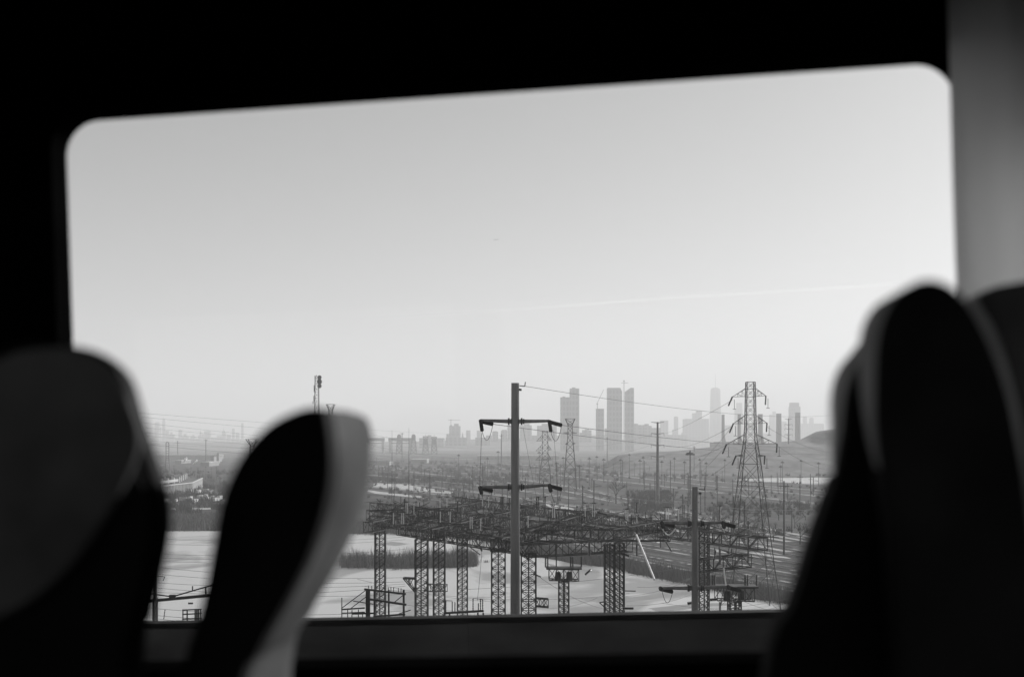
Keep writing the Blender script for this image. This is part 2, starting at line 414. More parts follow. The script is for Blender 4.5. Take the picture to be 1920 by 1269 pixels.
# --- monopoles ---
def monopole(px, ytop, d, r0, r1, armys, label, wtop, band=None):
    top = at(px, ytop, d); base = Vector((top.x, d, 0)); k = F / d
    t = thing('steel_power_pole', label, 'power pole', base)
    rb_ = r1
    mb = MB(); mb.cone(base, top, rb_, r0, 24)
    z = 3.0
    i = 0
    while z < top.z - 1:   # step bolts
        rr = rb_ + (r0 - rb_) * z / top.z
        x = top.x + rr * .28 * (1 if i % 2 else -1) + rr * .25
        mb.bar((x, d - rr * .9, z), (x, d - rr - .13, z), .045, caps=True)
        z += .45; i += 1
    mb.build('shaft', M['pole'], t, smooth=False)
    if band:
        for y in band:
            zz = at(px, y, d).z; rr = rb_ + (r0 - rb_) * zz / top.z
            mb = MB(); mb.cone((top.x, d, zz - .15), (top.x, d, zz + .15), rr + .05, rr + .05, 12); mb.build('flange', M['pole'], t)
    # earth wire bracket
    mb = MB(); a = at(px + 8, ytop + 5, d); b = at(px + 18, ytop + 6, d - .1)
    mb.bar(a, b, .09, caps=True); mb.bar(b, at(px + 19, ytop - 2, d), .09, caps=True); mb.bar(at(px + 7, ytop + 12, d), at(px + 12, ytop + 13, d), .2, caps=True)
    mb.build('earth_wire_bracket', M['steel'], t)
    for (y, lx, ly, ex, ey, drop) in armys:
        rr = .55
        for side, tx, ty in ((-1, lx, ly), (1, ex, ey)):
            mb = MB(); a = at(px + side * 5, y, d); b = at(tx, ty, d)
            mb.cone(a, b, .22, .145, 8)
            arm = mb.build('cross_arm', M['pole'], t)
            mb = MB(); f = at(px + side * 12, y, d)
            mb.cone(f - Vector((.09, 0, 0)), f + Vector((.09, 0, 0)), .36, .36, 12); mb.cone(f + Vector((.15, 0, 0)), f + Vector((.27, 0, 0)), .27, .27, 12)
            mb.build('flange', M['steel'], arm)
            # two strings: one along the arm axis away, one hanging
            q1 = at(tx + 23, ty + (7 if side < 0 else 8), d + 1.2); insb = MB(); insul(insb, b + Vector((0, 0, -.1)), q1, .21, 14); insb.build('insulator', M['pinsul' if drop > 25 else 'insul'], t)
            q2 = at(tx + (3 if drop < 25 else 9), ty + drop, d - 1.0); insb = MB(); insul(insb, b, q2, .19, 12); insb.build('insulator', M['insul'], t)
            mb = MB(); mid = [q2, at(tx + 8, ty + drop + 10, d - .4), at(tx + 16, ty + drop + 16, d + .2), at(tx + 19, ty + drop + 12, d + .7), q1]
            pts = []
            for i in range(21):
                s_ = i / 20; p = q2.lerp(q1, s_); p.z -= 1.25 * math.sin(math.pi * s_) ** .8; pts.append(p)
            mb.tube(pts, .03, 5); mb.build('jumper_loop', M['wire'], t)
    return t
monopole(966, 718, 115, .40, .60, [(790, 901, 788, 1030, 789, 20), (913, 900, 913, 1030, 909, 12)],
         'tall tapered steel power pole in the centre with two cross arms', 0, band=[1003])
monopole(1303, 912, 118, .31, .44, [(981, 1241, 979, 1355, 979, 10), (1102, 1238, 1102, 1365, 1099, 3)],
         'shorter steel power pole with two cross arms beside the large lattice tower', 0, band=[1100])
gw = 'conductors from the two near steel poles'
wire(at(985, 724, 115), at(1560, 778, 330), 1.5, .032, 'thin earth wire from the top of the tall central steel pole', gw)
wire(at(925, 795, 116), at(1580, 848, 330), 1.5, .04, 'wire from the left end of the central pole upper arm', gw)
wire(at(1054, 797, 116), at(1580, 836, 330), 1.2, .04, 'wire from the right end of the central pole upper arm', gw)
wire(at(923, 920, 116), at(1300, 962, 260), 1.5, .04, 'wire from the left end of the central pole lower arm', gw)
wire(at(1053, 917, 116), at(1580, 950, 330), 1.5, .04, 'wire from the right end of the central pole lower arm', gw)
wire(at(1322, 915, 118), at(1580, 935, 260), .8, .03, 'earth wire from the top of the shorter steel pole', gw)
wire(at(1378, 986, 119), at(1600, 1010, 240), .8, .035, 'wire from the right upper arm of the shorter steel pole', gw)
wire(at(903, 812, 116), at(899, 915, 114), 0, .03, 'vertical dropper wire between the left arm ends of the central pole', gw)
wire(at(1038, 806, 128), at(1052, 1000, 150), .1, .02, 'thin dropper wire running down right of the central pole', gw)
wire(at(981, 802, 128), at(1012, 960, 160), .3, .02, 'slanting thin wire close right of the central pole', gw)
wire(at(905, 1010, 114), at(895, 1125, 118), .5, .02, 'slack thin wire hanging below the left lower arm of the central pole', gw)

# --- big lattice tower C ---
def arm(mb, x_in, z_top, z_bot, tip, y, hw, m=.1):
    """tapered pyramid arm from the body to the tip"""
    tip = Vector(tip)
    for s in (-1, 1):
        mb.bar((x_in, y + s * hw, z_top), tip, m * 1.3); mb.bar((x_in, y + s * hw, z_bot), tip, m * 1.2)
        for k in (.3, .6):
            a = Vector((x_in, y + s * hw, z_top)).lerp(tip, k); b = Vector((x_in, y + s * hw, z_bot)).lerp(tip, k)
            mb.bar(a, b, m * .7); c = Vector((x_in, y + s * hw, z_bot)).lerp(tip, max(0, k - .3)); mb.bar(a, c, m * .7)
    for k in (0, .33, .66):
        mb.bar(Vector((x_in, y - hw, z_bot)).lerp(tip, k), Vector((x_in, y + hw, z_bot)).lerp(tip, k), m * .7)
def transmission_tower(px, d, ztab, arms, label, leg=.2, br=.09, group=None, matn='steel', strings=True, name='lattice_tower'):
    x = (px - 960) / F * d
    t = thing(name, label, 'transmission tower', (x, d, 0), group)
    Z = lambda y: at(px, y, d).z
    mb = MB(); prof = []
    tab = [(max(0, Z(y)), hw / F * d) for y, hw in ztab]
    for (z0, h0), (z1, h1) in zip(tab[:-1], tab[1:]):
        lv = levels(z0, z1, h0, h1, 1.9)
        lattice(mb, x, d, lv, leg, br)
    mb.build('lattice_body', M[matn], t)
    for (ytop, ybot, xl, yl, xr, yr, bw_) in arms:
        for tx, ty, s in ((xl, yl, -1), (xr, yr, 1)):
            if tx is None: continue
            mb = MB(); tip = at(tx, ty, d)
            arm(mb, x + s * bw_ / F * d, Z(ytop), Z(ybot), tip, d, bw_ / F * d * .8, br)
            mb.build('cross_arm', M[matn], t)
            if strings:
                mb = MB(); 
                q = tip + (Vector((-1.3, -2, -2.2)) if s < 0 else Vector((.1, 1, -2.1)))
                insul(mb, tip, q, .2, 10); mb.build('insulator', M['insul'], t)
                mb = MB(); q2 = tip + Vector((.5, 0, -.6)); mb.bar(q2, q2 - Vector((0, 0, 2.3)), .09); mb.bar(q2 + Vector((-.4, 0, -2.3)), q2 + Vector((.4, 0, -2.3)), .1, caps=True)
                mb.build('hanger', M['steel'], t)
    return t
transmission_tower(1407, 270, [(1142, 47), (1060, 37), (960, 26), (870, 16.5), (840, 12.5), (825, 10.5), (794, 9), (716, 7.5)],
    [(728, 743, 1373, 744, 1436, 742, 8.5), (778, 794, 1375, 794, 1438, 793, 9), (814, 832, 1362, 833, 1457, 832, 10), (852, 856, 1380, 854, 1434, 854, 14)],
    'largest lattice transmission tower with three pairs of arms, right of centre', leg=.17, br=.07)
# knots (gusset plates) visible on the tower are part of its bracing
transmission_tower(1022, 960, [(908, 11), (880, 9), (860, 5.5), (808, 5)], [(815, 826, 1006, 827, 1034, 826, 5), (833, 844, 1005, 845, 1034, 843, 5), (851, 862, 1004, 863, 1034, 862, 6)],
    'flat-topped lattice tower just right of the central steel pole', leg=.36, br=.2, strings=False)
transmission_tower(1069, 900, [(922, 12), (880, 10), (845, 7), (820, 4.6), (797, 4), (794, 5), (785, 9)], [(810, 813, 1056, 811, 1082, 812, 4.5), (830, 833, 1060, 832, 1079, 831, 5.5)],
    'lattice tower with a flared crown in front of the twin high-rises', leg=.36, br=.2, strings=False)
# distant arch-topped pylon
t = thing('arched_pylon', 'narrow arch-topped ladder pylon in front of the far left skyline', 'pylon', G(314, 882))
mb = MB(); p = G(314, 882); d = p.y; hw = 2.7 / F * d
for s in (-1, 1):
    mb.bar((p.x + s * hw * 1.5, d, 0), (p.x + s * hw, d, at(0, 860, d).z), .7); mb.bar((p.x + s * hw, d, at(0, 860, d).z), (p.x + s * hw, d, at(0, 831, d).z), .7)
zt = at(0, 831, d).z
for i in range(8):
    a = math.pi * i / 8; b = math.pi * (i + 1) / 8
    mb.bar((p.x + hw * math.cos(a), d, zt + hw * math.sin(a)), (p.x + hw * math.cos(b), d, zt + hw * math.sin(b)), .7)
z = 4
while z < zt: mb.bar((p.x - hw, d, z), (p.x + hw, d, z), .45); z += 3.2
mb.build('frame', M['steel'], t)

# --- tubular pole F with four arm pairs, and a farther twin ---
def arm_pole(px, ytop, ybase, r0, r1, ys, half, label, sc=1):
    d = dep(ybase); x = (px - 960) / F * d
    t = thing('multi_arm_pole', label, 'power pole', (x, d, 0))
    mb = MB(); mb.cone((x, d, 0), at(px, ytop, d), r1, r0, 10); mb.build('shaft', M['galv'], t)
    for y in ys:
        mb = MB(); c = at(px, y + 1.5, d)
        for s in (-1, 1): mb.cone(c, at(px + s * half, y, d), .28 * sc, .14 * sc, 6)
        mb.build('cross_arm', M['galv'], t)
    for y in ys[1:]:
        for s in (-1, 1):
            mb = MB(); a = at(px + s * half, y, d); mb.cone(a, a - Vector((0, 0, 1.8 * sc)), .1 * sc, .1 * sc, 6)
            mb.build('insulator', M['insul'], t)
    return t
arm_pole(1233, 791, 951, .55, 1.25, [791, 812, 834, 855], 12, 'pale tubular power pole with four pairs of short upswept arms')
arm_pole(1478.5, 784, 880, .7, 1.6, [785, 795, 803, 814], 7, 'slim pole with four thin arms among the brick stacks', 1.6)
arm_pole(1138.5, 819, 880, .5, .8, [820], 2, 'thin single pole below the tower with the slanted roof', 1.2)
arm_pole(940, 813, 880, .6, .9, [816], 4, 'thin grey pole just left of the central steel pole', 1.2)
arm_pole(1301.5, 836, 890, .4, .6, [838], 3, 'thin pole on the slope below the spired skyscraper', 1)
arm_pole(333, 826, 860, 1.0, 1.4, [829], 5, 'faint pole with a crossbar left of the flat-roofed far block', 2)
arm_pole(386, 823, 872, .6, .9, [824], 4, 'thin pole below the flat-topped block of the left skyline', 1.5)
arm_pole(754, 811, 868, .6, .8, [812], 4, 'thin pole with a short crossbar between the lift bridge towers', 1.5)

# --- telecom tower with dishes ---
d = 420; x = (594 - 960) / F * d
t = thing('antenna_mast', 'lattice telecom mast with three dishes behind the middle seat', 'telecom mast', (x, d, 0))
mb = MB(); lattice(mb, x, d, levels(0, at(0, 706, d).z, 1.5, .62, 3.0), .11, .05); mb.build('lattice_body', M['steel'], t)
for y in (707.5, 715.5, 723.5):
    mb = MB(); c = at(599, y, d - .4); mb.cone(c, c + Vector((0, .5, 0)), .8 if y != 715.5 else .95, .3, 16); mb.build('dish', M['galv'], t)
for (xx, y0, y1) in ((589, 722, 735), (588.5, 742, 752), (590.5, 704, 712), (587, 752, 757), (593, 703, 706)):
    mb = MB(); mb.bar(at(xx, y0, d), at(xx, y1, d), .22, caps=True); mb.bar(at(xx, (y0 + y1) / 2, d), at(594, (y0 + y1) / 2, d), .08); mb.build('antenna', M['steel'], t)
# two flat-topped gantry heads showing above the seat
for px, y, dd, lab in ((620, 758, 520, 'lattice tower head with flared top right of the dish mast'), (473, 823, 480, 'dark lattice tower head at the left edge of the middle seat')):
    x = (px - 960) / F * dd
    t = thing('lattice_tower', lab, 'transmission tower', (x, dd, 0))
    zt = at(px, y, dd).z; mb = MB(); lattice(mb, x, dd, levels(0, zt - 2.6, 2.4, .8, 2), .2, .1); lattice(mb, x, dd, [(zt - 2.6, .8), (zt, 1.8 if px > 600 else 2.3)], .16, .1); mb.build('lattice_body', M['steel'], t)

# --- light masts of the yard ---
x, d = 0, 1000
lm = thing('light_mast', 'tall lamp mast', 'light mast', (0, d, 0))
mb = MB(); mb.cone((0, d, 0), (0, d, 24), .34, .2, 8); mb.build('shaft', M['steel'], lm)
mb = MB(); mb.cone((0, d, 23.6), (0, d, 24.2), 1.7, 1.5, 10); mb.cone((0, d, 24.2), (0, d, 25.3), .5, .15, 8)
for i in range(8):
    a = math.pi / 4 * i; mb.box((1.55 * math.cos(a) - .3, d + 1.55 * math.sin(a) - .3, 23.0), (1.55 * math.cos(a) + .3, d + 1.55 * math.sin(a) + .3, 23.6))
mb.build('lamp_ring', M['steel'], lm)
masts = [(1283.6, 865, 1), (1324, 867, 1), (1312, 860, .8), (1241, 864, 1), (1264.5, 858, .8), (1359, 861, .8), (1467, 865, 1), (1464, 873, 1), (1535, 867, 1),
         (1105, 858, 1), (1132, 860, 1), (1164, 861, 1), (1200, 862, 1), (1206, 856, .8), (1056, 857, .9), (934, 846, 1), (1011, 847, 1), (1119, 855, .8), (1044, 867, 1.3), (1087, 872, 1.3),
         (914, 858, .8), (860, 852, .8), (1391, 866, .8), (1502, 862, .8), (1180, 851, .7)]
first = True
for px, yt, s in [(1294, 847, 1.5)] + masts:
    yb = 945 if px == 1294 else yt + 44
    d = dep(yb); x = (px - 960) / F * d; zt = at(px, yt, d).z; k = zt / 24.5
    lab = 'dark lamp mast with a broad lamp ring, largest of the yard lamp masts' if px == 1294 else 'slim yard lamp mast standing in the haze beyond the tracks'
    if first: lm.location = (x, d, 0); lm.scale = (k * 1.15,) * 2 + (k,); lm['label'] = lab; first = False; lm['group'] = 'lamp masts over the rail yard'
    else:
        c = copy_tree(lm, (x, d, 0), lab); c.scale = (k * s,) * 2 + (k,)

# --- smokestacks and power plant ---
d = 3000
def Zd(y, d): return H - (y - HOR) / F * d
for (x0, x1, y, xb, lab) in ((1353, 1358.5, 778, 1366, 'first and thinnest dark stack, left of the large tower, with a flared foot'), (1383, 1389, 777, 1396, 'dark stack close behind the left arms of the large tower'),
                         (1421.5, 1430, 777, 1438, 'dark stack close behind the right arms of the large tower'), (1455.5, 1465, 776, 1465, 'broad dark stack right of the large tower'),
                         (1491, 1500.5, 774, 1500.5, 'rightmost broad dark stack in front of the stepped skyscraper')):
    xa, xb_ = (x0 - 960) / F * d, (x1 - 960) / F * d; xm = (xa + xb_) / 2; r = (xb_ - xa) / 2
    t = thing('smokestack', lab, 'smokestack', (xm, d, 0), 'power station stacks')
    mb = MB(); mb.cone((xm, d, 0), (xm, d, Zd(y, d)), r * 1.12, r, 20); mb.build('shaft', M['stack'], t)
    mb = MB(); mb.cone((xm, d, Zd(y, d)), (xm, d, Zd(y - .8, d)), r * 1.06, r * 1.06, 20); mb.build('rim', M['steel'], t)
    if xb > x1:
        mb = MB(); xe = (xb - 960) / F * d; zb = Zd(814, d)
        mb.add([(xb_ - 2, d - 8, 0), (xe, d - 8, 0), (xb_ - 2, d - 8, zb), (xb_ - 2, d + 8, 0), (xe, d + 8, 0), (xb_ - 2, d + 8, zb)], [(0, 1, 2), (5, 4, 3), (1, 4, 5, 2), (0, 2, 5, 3)])
        mb.build('flue_duct', M['stack'], t)
t = thing('power_station', 'low dark power station block below the row of stacks', 'power station', ((1385 - 960) / F * 3050, 3050, 0))
mb = MB(); a = [(1338, 1434, 829.5), (1345, 1375, 828), (1395, 1400, 827)]
for i, (x0, x1, y) in enumerate(a): mb.box(((x0 - 960) / F * 3050, 3040 - i, 0), ((x1 - 960) / F * 3050, 3110 - i, Zd(y, 3050)))
mb.build('hall', M['roof'], t)

# --- far buildings ---
def tower(x0, x1, y, d, lab, m='tower_b', name='office_tower', crown=None, spire=None, dp=None, slope=None, group=None):
    a, b = (x0 - 960) / F * d, (x1 - 960) / F * d; xm = (a + b) / 2; hw = (b - a) / 2; dd = dp or max(hw * 1.6, 15)
    mb = MB(); z = Zd(y, d)
    if slope:   # (left drop, right drop) px chamfers
        l, r = slope
        prof = [(a, 0), (b, 0), (b, z - r / F * d), (b - hw * .25 if r else b, z), (a + hw * 1.2 if l else a, z), (a, z - l / F * d)]
        pr = []
        for q in prof:
            if not pr or (abs(q[0] - pr[-1][0]) + abs(q[1] - pr[-1][1])) > .01: pr.append(q)
        n = len(pr)
        mb.add([(q[0], d, q[1]) for q in pr] + [(q[0], d + dd, q[1]) for q in pr], [tuple(range(n)), tuple(range(2 * n - 1, n - 1, -1))] + [((i + 1) % n, i, n + i, n + (i + 1) % n) for i in range(n)])
    else: mb.box((a, d, 0), (b, d + dd, z))
    o = tag(mb.build(name, M[m], org=(xm, d, 0)), lab, 'skyscraper' if name == 'office_tower' else 'building', group)
    for c in crown or []:
        mb = MB(); mb.box(((c[0] - 960) / F * d, d + dd * .15, z - .5 if c[2] < y else 0), ((c[1] - 960) / F * d, d + dd * .8, Zd(c[2], d))); mb.build('roof_block', M[m], o)
    if spire:
        mb = MB(); X = (spire[0] - 960) / F * d; zz = Zd(spire[1], d)
        mb.cone((X, d + dd * .4, z - .5), (X, d + dd * .4, zz), spire[2] / F * d, .15 / F * d, 8); mb.build('spire', M[m], o)
    return o
D = 8700   # left skyline
tower(265, 279, 811, D, 'low stepped slab at the far left end of the left skyline', crown=[(268, 278, 809.3)])
tower(290, 298, 792, D, 'broad pale tower, left of the two tallest in the left skyline', 'tower_a', crown=[(291.5, 297, 791)])
tower(298, 301.5, 801, D + 60, 'narrow lower step beside the broad tower of the left skyline')
tower(304.2, 309, 789, D, 'tallest slim tower of the left skyline tapering to a needle', 'tower_a', crown=[(304.8, 308.5, 785)], spire=(306, 780, .6))
tower(310, 316, 807, D, 'flat tower immediately right of the needle tower')
tower(316, 326, 814, D - 80, 'low wide block with a small turret near the needle tower', crown=[(319, 322, 810)])
tower(334.5, 340.5, 806, D, 'square-shouldered tower standing alone right of the needle tower', crown=[(336, 339, 805)])
tower(344, 349.5, 813, D, 'low tower next right of the square-shouldered one', crown=[(340.5, 353, 818)])
tower(357, 365, 817.5, D, 'low stepped mound-like block in the middle of the left skyline', crown=[(360, 363, 815)])
tower(371.5, 378, 816, D, 'pointed pyramid-topped tower left of the flat-roofed block', spire=(375.5, 805, 2.2))
tower(378.5, 382, 813.5, D + 50, 'thin step between the pyramid tower and flat-roofed block')
tower(383, 393.5, 807, D, 'wide flat-roofed block with a dark top band in the left skyline', crown=[])
tower(395, 406, 820, D, 'low pale blocks right of the flat-roofed one')
tower(406, 416, 817, D, 'low wide block left of the spired landmark tower')
tower(416, 422.5, 811, D, 'stepped landmark tower with a tall central spire', crown=[(417, 421.3, 807)], spire=(419, 800, .9))
tower(425, 432, 815, D, 'low square tower right of the spired landmark')
tower(435, 439.5, 803, D, 'slim flat-topped tower right of the spired landmark')
tower(442, 448, 812, D, 'medium tower left of the thin pencil tower', crown=[(443, 447, 811)])
tower(452.3, 456, 793, D, 'thin pencil tower at the right end of the left skyline', 'tower_a')
for i, (x0, x1, y) in enumerate([(282, 300, 820), (300, 333, 821), (326, 372, 822), (366, 412, 823), (410, 470, 822.5)]):
    tower(x0, x1, y, D + 150 + i * 7, ['low haze-pale rooftops between the two leftmost towers', 'low pale rooftops below the needle tower', 'low pale rooftops below the mound-like block', 'low pale rooftops below the flat-roofed block', 'low pale rooftops below the pencil tower'][i], name='city_block')
D = 5200   # middle
tower(842.3, 863, 798.5, D, 'large pale block with a crane on top, left of the central pole', crown=[(843.5, 847, 796.5), (851, 859.5, 794)])
tower(837, 842, 813.5, D, 'small step left of the craned block', name='city_block')
tower(865.5, 869, 818, D, 'little church-like steeple right of the craned block', name='steeple', spire=(867.2, 810, 1.7))
tower(874, 882, 806.5, D + 900, 'pale square tower between the steeple and the central pole')
tower(894, 903, 807, D + 900, 'pale tower behind the left arm tip of the central pole')
tower(836, 876, 820, D - 300, 'long low block below the craned block', name='city_block')
tower(891, 919, 820, D - 300, 'long low block beneath the left arm of the central pole', name='city_block')
tower(802, 808.5, 815.5, D, 'small block between the two right lift bridge towers', name='city_block')
tower(786, 832, 821, D - 400, 'long low block behind the lift bridge towers', name='city_block')
tower(911, 922, 816, D, 'low apartment block left of the stepped pale block', name='city_block')
tower(923, 934, 809, D, 'pale apartment block left of the central pole', crown=[(925, 932, 808)], name='apartment_block')
tower(939, 951, 807, D, 'stepped pale block touching the central pole on its left', crown=[(941, 950, 805.5)], name='apartment_block')
tower(951.5, 960, 797, D, 'taller pale block half hidden by the central pole', name='apartment_block')
tower(975, 997, 797, D, 'wide pale block immediately right of the central pole', crown=[(982, 993, 794)], name='apartment_block')
tower(997, 1007, 816, D, 'low gap-filling block right of the wide pale block', name='city_block')
tower(1007.5, 1044, 798, D, 'widest pale block, behind the flat-topped lattice tower', crown=[(1016, 1032, 794)], name='apartment_block')
D = 4300
tower(1051, 1068.3, 744.5, D, 'shorter of the joined twin high-rises', 'tower_a', crown=[(1055, 1060, 743)])
tower(1068.6, 1086, 728, D - 10, 'taller of the joined twin high-rises', 'tower_a', crown=[(1073, 1079, 726)])
tower(1087, 1094, 811, D + 800, 'low block at the foot of the twin high-rises', name='city_block')
tower(1092, 1109, 806, D + 800, 'low pale block between the twins and the unfinished tower', name='city_block', crown=[(1097, 1104, 804)])
tower(1118, 1132.5, 767, D + 100, 'unfinished tower with a wider ragged top and a leaning crane', 'tower_a', crown=[(1117.5, 1133, 766)])
tower(1134, 1141, 803, D + 800, 'low block between the unfinished tower and the broad slab', name='city_block')
tower(1139.5, 1166.5, 727, D, 'broadest and tallest dark slab with one clipped roof corner', 'tower_a', slope=(0, 7))
tower(1172.5, 1188.7, 727, D + 40, 'narrow dark slab with a slanted roof beside a crane', 'tower_a', slope=(7, 0))
tower(1189, 1196, 794, D + 700, 'low block at the foot of the slanted-roof slab', name='city_block')
tower(1196, 1209, 796.5, D + 720, 'low flat block right of the slanted-roof slab', name='city_block')
tower(1209, 1216.5, 794.5, D + 700, 'small flat tower left of the four-armed pale pole', name='city_block')
tower(1216.5, 1222, 798, D + 740, 'lowest step just left of the four-armed pale pole', name='city_block')
tower(1223, 1239, 802, D + 900, 'low block directly behind the four-armed pale pole', name='city_block')
D = 8600
tower(1239, 1253, 788, D - 1500, 'faint square tower right of the four-armed pale pole')
tower(1264.2, 1271.5, 781.5, D - 1200, 'slim lone tower between the pale pole and the spired skyscraper', crown=[(1265, 1270, 780.5)])
tower(1261, 1264, 805, D - 1200, 'short wing at the foot of the slim lone tower', name='city_block')
tower(1278, 1285, 811, D - 1000, 'low block left of the massive stepped complex', name='city_block')
tower(1285, 1329, 785, D - 1500, 'massive stepped complex left of the spired skyscraper', crown=[(1302, 1317, 774), (1309, 1317, 769)])
# one tall spired skyscraper, chamfered prism
d = D; xm = (1341.3 - 960) / F * d; r = 9.2 / F * d
mb = MB(); n = 8; lv = [(0, 1.3), (Zd(800, d), 1.18), (Zd(732, d), .95), (Zd(728, d), .84)]
vs = []
for z, s in lv:
    for i in range(n):
        a = 2 * math.pi * (i + .5) / n; vs.append((xm + r * 1.04 * s * math.cos(a), d + r * s * math.sin(a), z))
mb.add(vs, [(k * n + i, k * n + (i + 1) % n, (k + 1) * n + (i + 1) % n, (k + 1) * n + i) for k in range(3) for i in range(n)] + [tuple(range(3 * n, 4 * n))])
o = tag(mb.build('skyscraper', M['tower_a'], org=(xm, d, 0)), 'tall faint skyscraper with a long thin spire, left of the large lattice tower', 'skyscraper')
mb = MB(); mb.cone((xm, d, Zd(728, d) - 1), (xm, d, Zd(700, d)), 2.6, 1.2, 6); mb.build('spire', M['steel'], o)
mb = MB(); mb.cone((xm, d, Zd(728, d)), (xm, d, Zd(727, d)), 22, 20, 12); mb.build('roof_ring', M['steel'], o)
tower(1359, 1375, 797, D - 400, 'low faint block right of the first thin stack', name='city_block')
tower(1379, 1392.5, 767, D, 'faint stepped tower behind the left side of the large lattice tower', crown=[(1382, 1392, 755)])
tower(1400, 1420, 792, D - 300, 'low faint block seen through the large lattice tower', name='city_block')
tower(1443, 1449, 777, D, 'small faint tower left of the broad dark stack')
tower(1449, 1454.5, 771, D + 20, 'slightly taller faint tower touching the broad dark stack')
tower(1466, 1475, 790, D - 200, 'low faint tower between the broad dark stacks', name='city_block')
tower(1482, 1501, 762, D - 2600, 'stepped pale skyscraper behind the rightmost stack', 'tower_a', crown=[(1482.8, 1499, 754.5)])
tower(1506.5, 1513, 781, D, 'small faint tower right of the stepped pale skyscraper')
tower(1518.5, 1525.5, 784, D, 'faint small tower near the right seat edge', crown=[(1520, 1524, 782.5)])
tower(1504, 1545, 794, D - 150, 'long faint block at the right end of the skyline', name='city_block')
tower(1340, 1480, 812, D - 100, 'long faint row of rooftops behind the stacks', name='city_block')
tower(1195, 1290, 815, 6300, 'long faint row of rooftops behind the four-armed pale pole', name='city_block')
tower(1040, 1140, 816, 6200, 'long faint row of rooftops behind the unfinished tower', name='city_block')

# cranes
def crane(x, y0, y1, d, jib, lab):
    X = (x - 960) / F * d
    t = thing('tower_crane', lab, 'crane', (X, d, 0))
    mb = MB(); mb.bar((X, d, max(0, Zd(y0, d))), (X, d, Zd(y1, d)), 2.4); mb.build('mast', M['steel'], t)
    mb = MB(); mb.bar(at(jib[0], jib[1], d), at(jib[2], jib[3], d), 1.7); mb.build('jib', M['steel'], t)
    mb = MB(); mb.box((X - 3, d - 2, Zd(y1, d) - 2), (X + 3, d + 2, Zd(y1, d) + 2)); mb.build('cab', M['steel'], t)
crane(845.5, 800, 787, 5190, (840, 787.3, 863, 787), 'faint horizontal-jib crane above the pale block left of the pole')
crane(1120, 768, 757, 4390, (1118.5, 758, 1132, 730), 'crane with a steeply raised jib on the unfinished tower')
crane(1170, 830, 714, 4280, (1165, 718, 1178, 717.5), 'tall hammerhead crane between the two dark slabs')

# --- lift bridges ---
d = 3600
def lift_gate(x0, x1, lab):
    t = thing('lift_bridge', lab, 'lift bridge', ((x0 + x1) / 2 * d / F - 960 / F * d, d, 0), 'lift bridges over the river')
    X = lambda p: (p - 960) / F * d
    for a, b in ((x0, x0 + 4.5), (x1 - 4.5, x1)):
        mb = MB(); mb.box((X(a), d, 0), (X(b), d + 12, Zd(825.5, d))); mb.build('tower_leg', M['wall'], t)
    mb = MB(); mb.box((X(x0 - .8), d - 1, Zd(827, d)), (X(x1 + .8), d + 13, Zd(820.8, d))); mb.build('head_beam', M['rust'], t)
    mb = MB(); mb.box((X(x0), d + 2, Zd(831.5, d)), (X(x1), d + 10, Zd(829.8, d))); mb.build('deck_girder', M['steel'], t)
lift_gate(688, 720, 'grey portal-shaped lift bridge tower right beside the middle seat')
lift_gate(729, 771, 'wider portal-shaped lift bridge tower behind the round-headed towers')
for px, y0, lab in ((748.5, 814, 'first round-headed bridge tower, in front of the wide portal'), (775.5, 814, 'second round-headed bridge tower, right end of the wide portal'),
                  (798, 818, 'third bridge tower with a square cage head'), (814, 819, 'fourth bridge tower with a square cage head, rightmost')):
    dd = 3300; X = (px - 960) / F * dd; s = 1 / F * dd
    t = thing('bridge_tower', lab, 'bridge tower', (X, dd, 0), 'lift bridge towers')
    mb = MB(); lattice(mb, X, dd, levels(0, Zd(826, dd), 5.5 * s, 3.6 * s, 1.5), 2.2, 1.4); mb.build('lattice_legs', M['rust'], t)
    mb = MB()
    if px < 790: mb.cone((X, dd, Zd(826, dd)), (X, dd, Zd(817, dd)), 3.8 * s, 4.0 * s, 12); mb.cone((X, dd, Zd(817, dd)), (X, dd, Zd(y0, dd)), 4.0 * s, 2.2 * s, 12)
    else:
        mb.box((X - 4 * s, dd - 3 * s, Zd(833, dd)), (X + 4 * s, dd + 3 * s, Zd(823, dd))); lattice(mb, X, dd, [(Zd(823, dd), 4 * s), (Zd(y0, dd), 4.3 * s)], 2, 1.6)
    mb.build('machinery_head', M['rust'], t)
    if px > 790:
        mb = MB(); mb.cone((X, dd, Zd(819, dd)), (X, dd, Zd(814, dd)), .6, .3, 6); mb.build('mast', M['steel'], t)

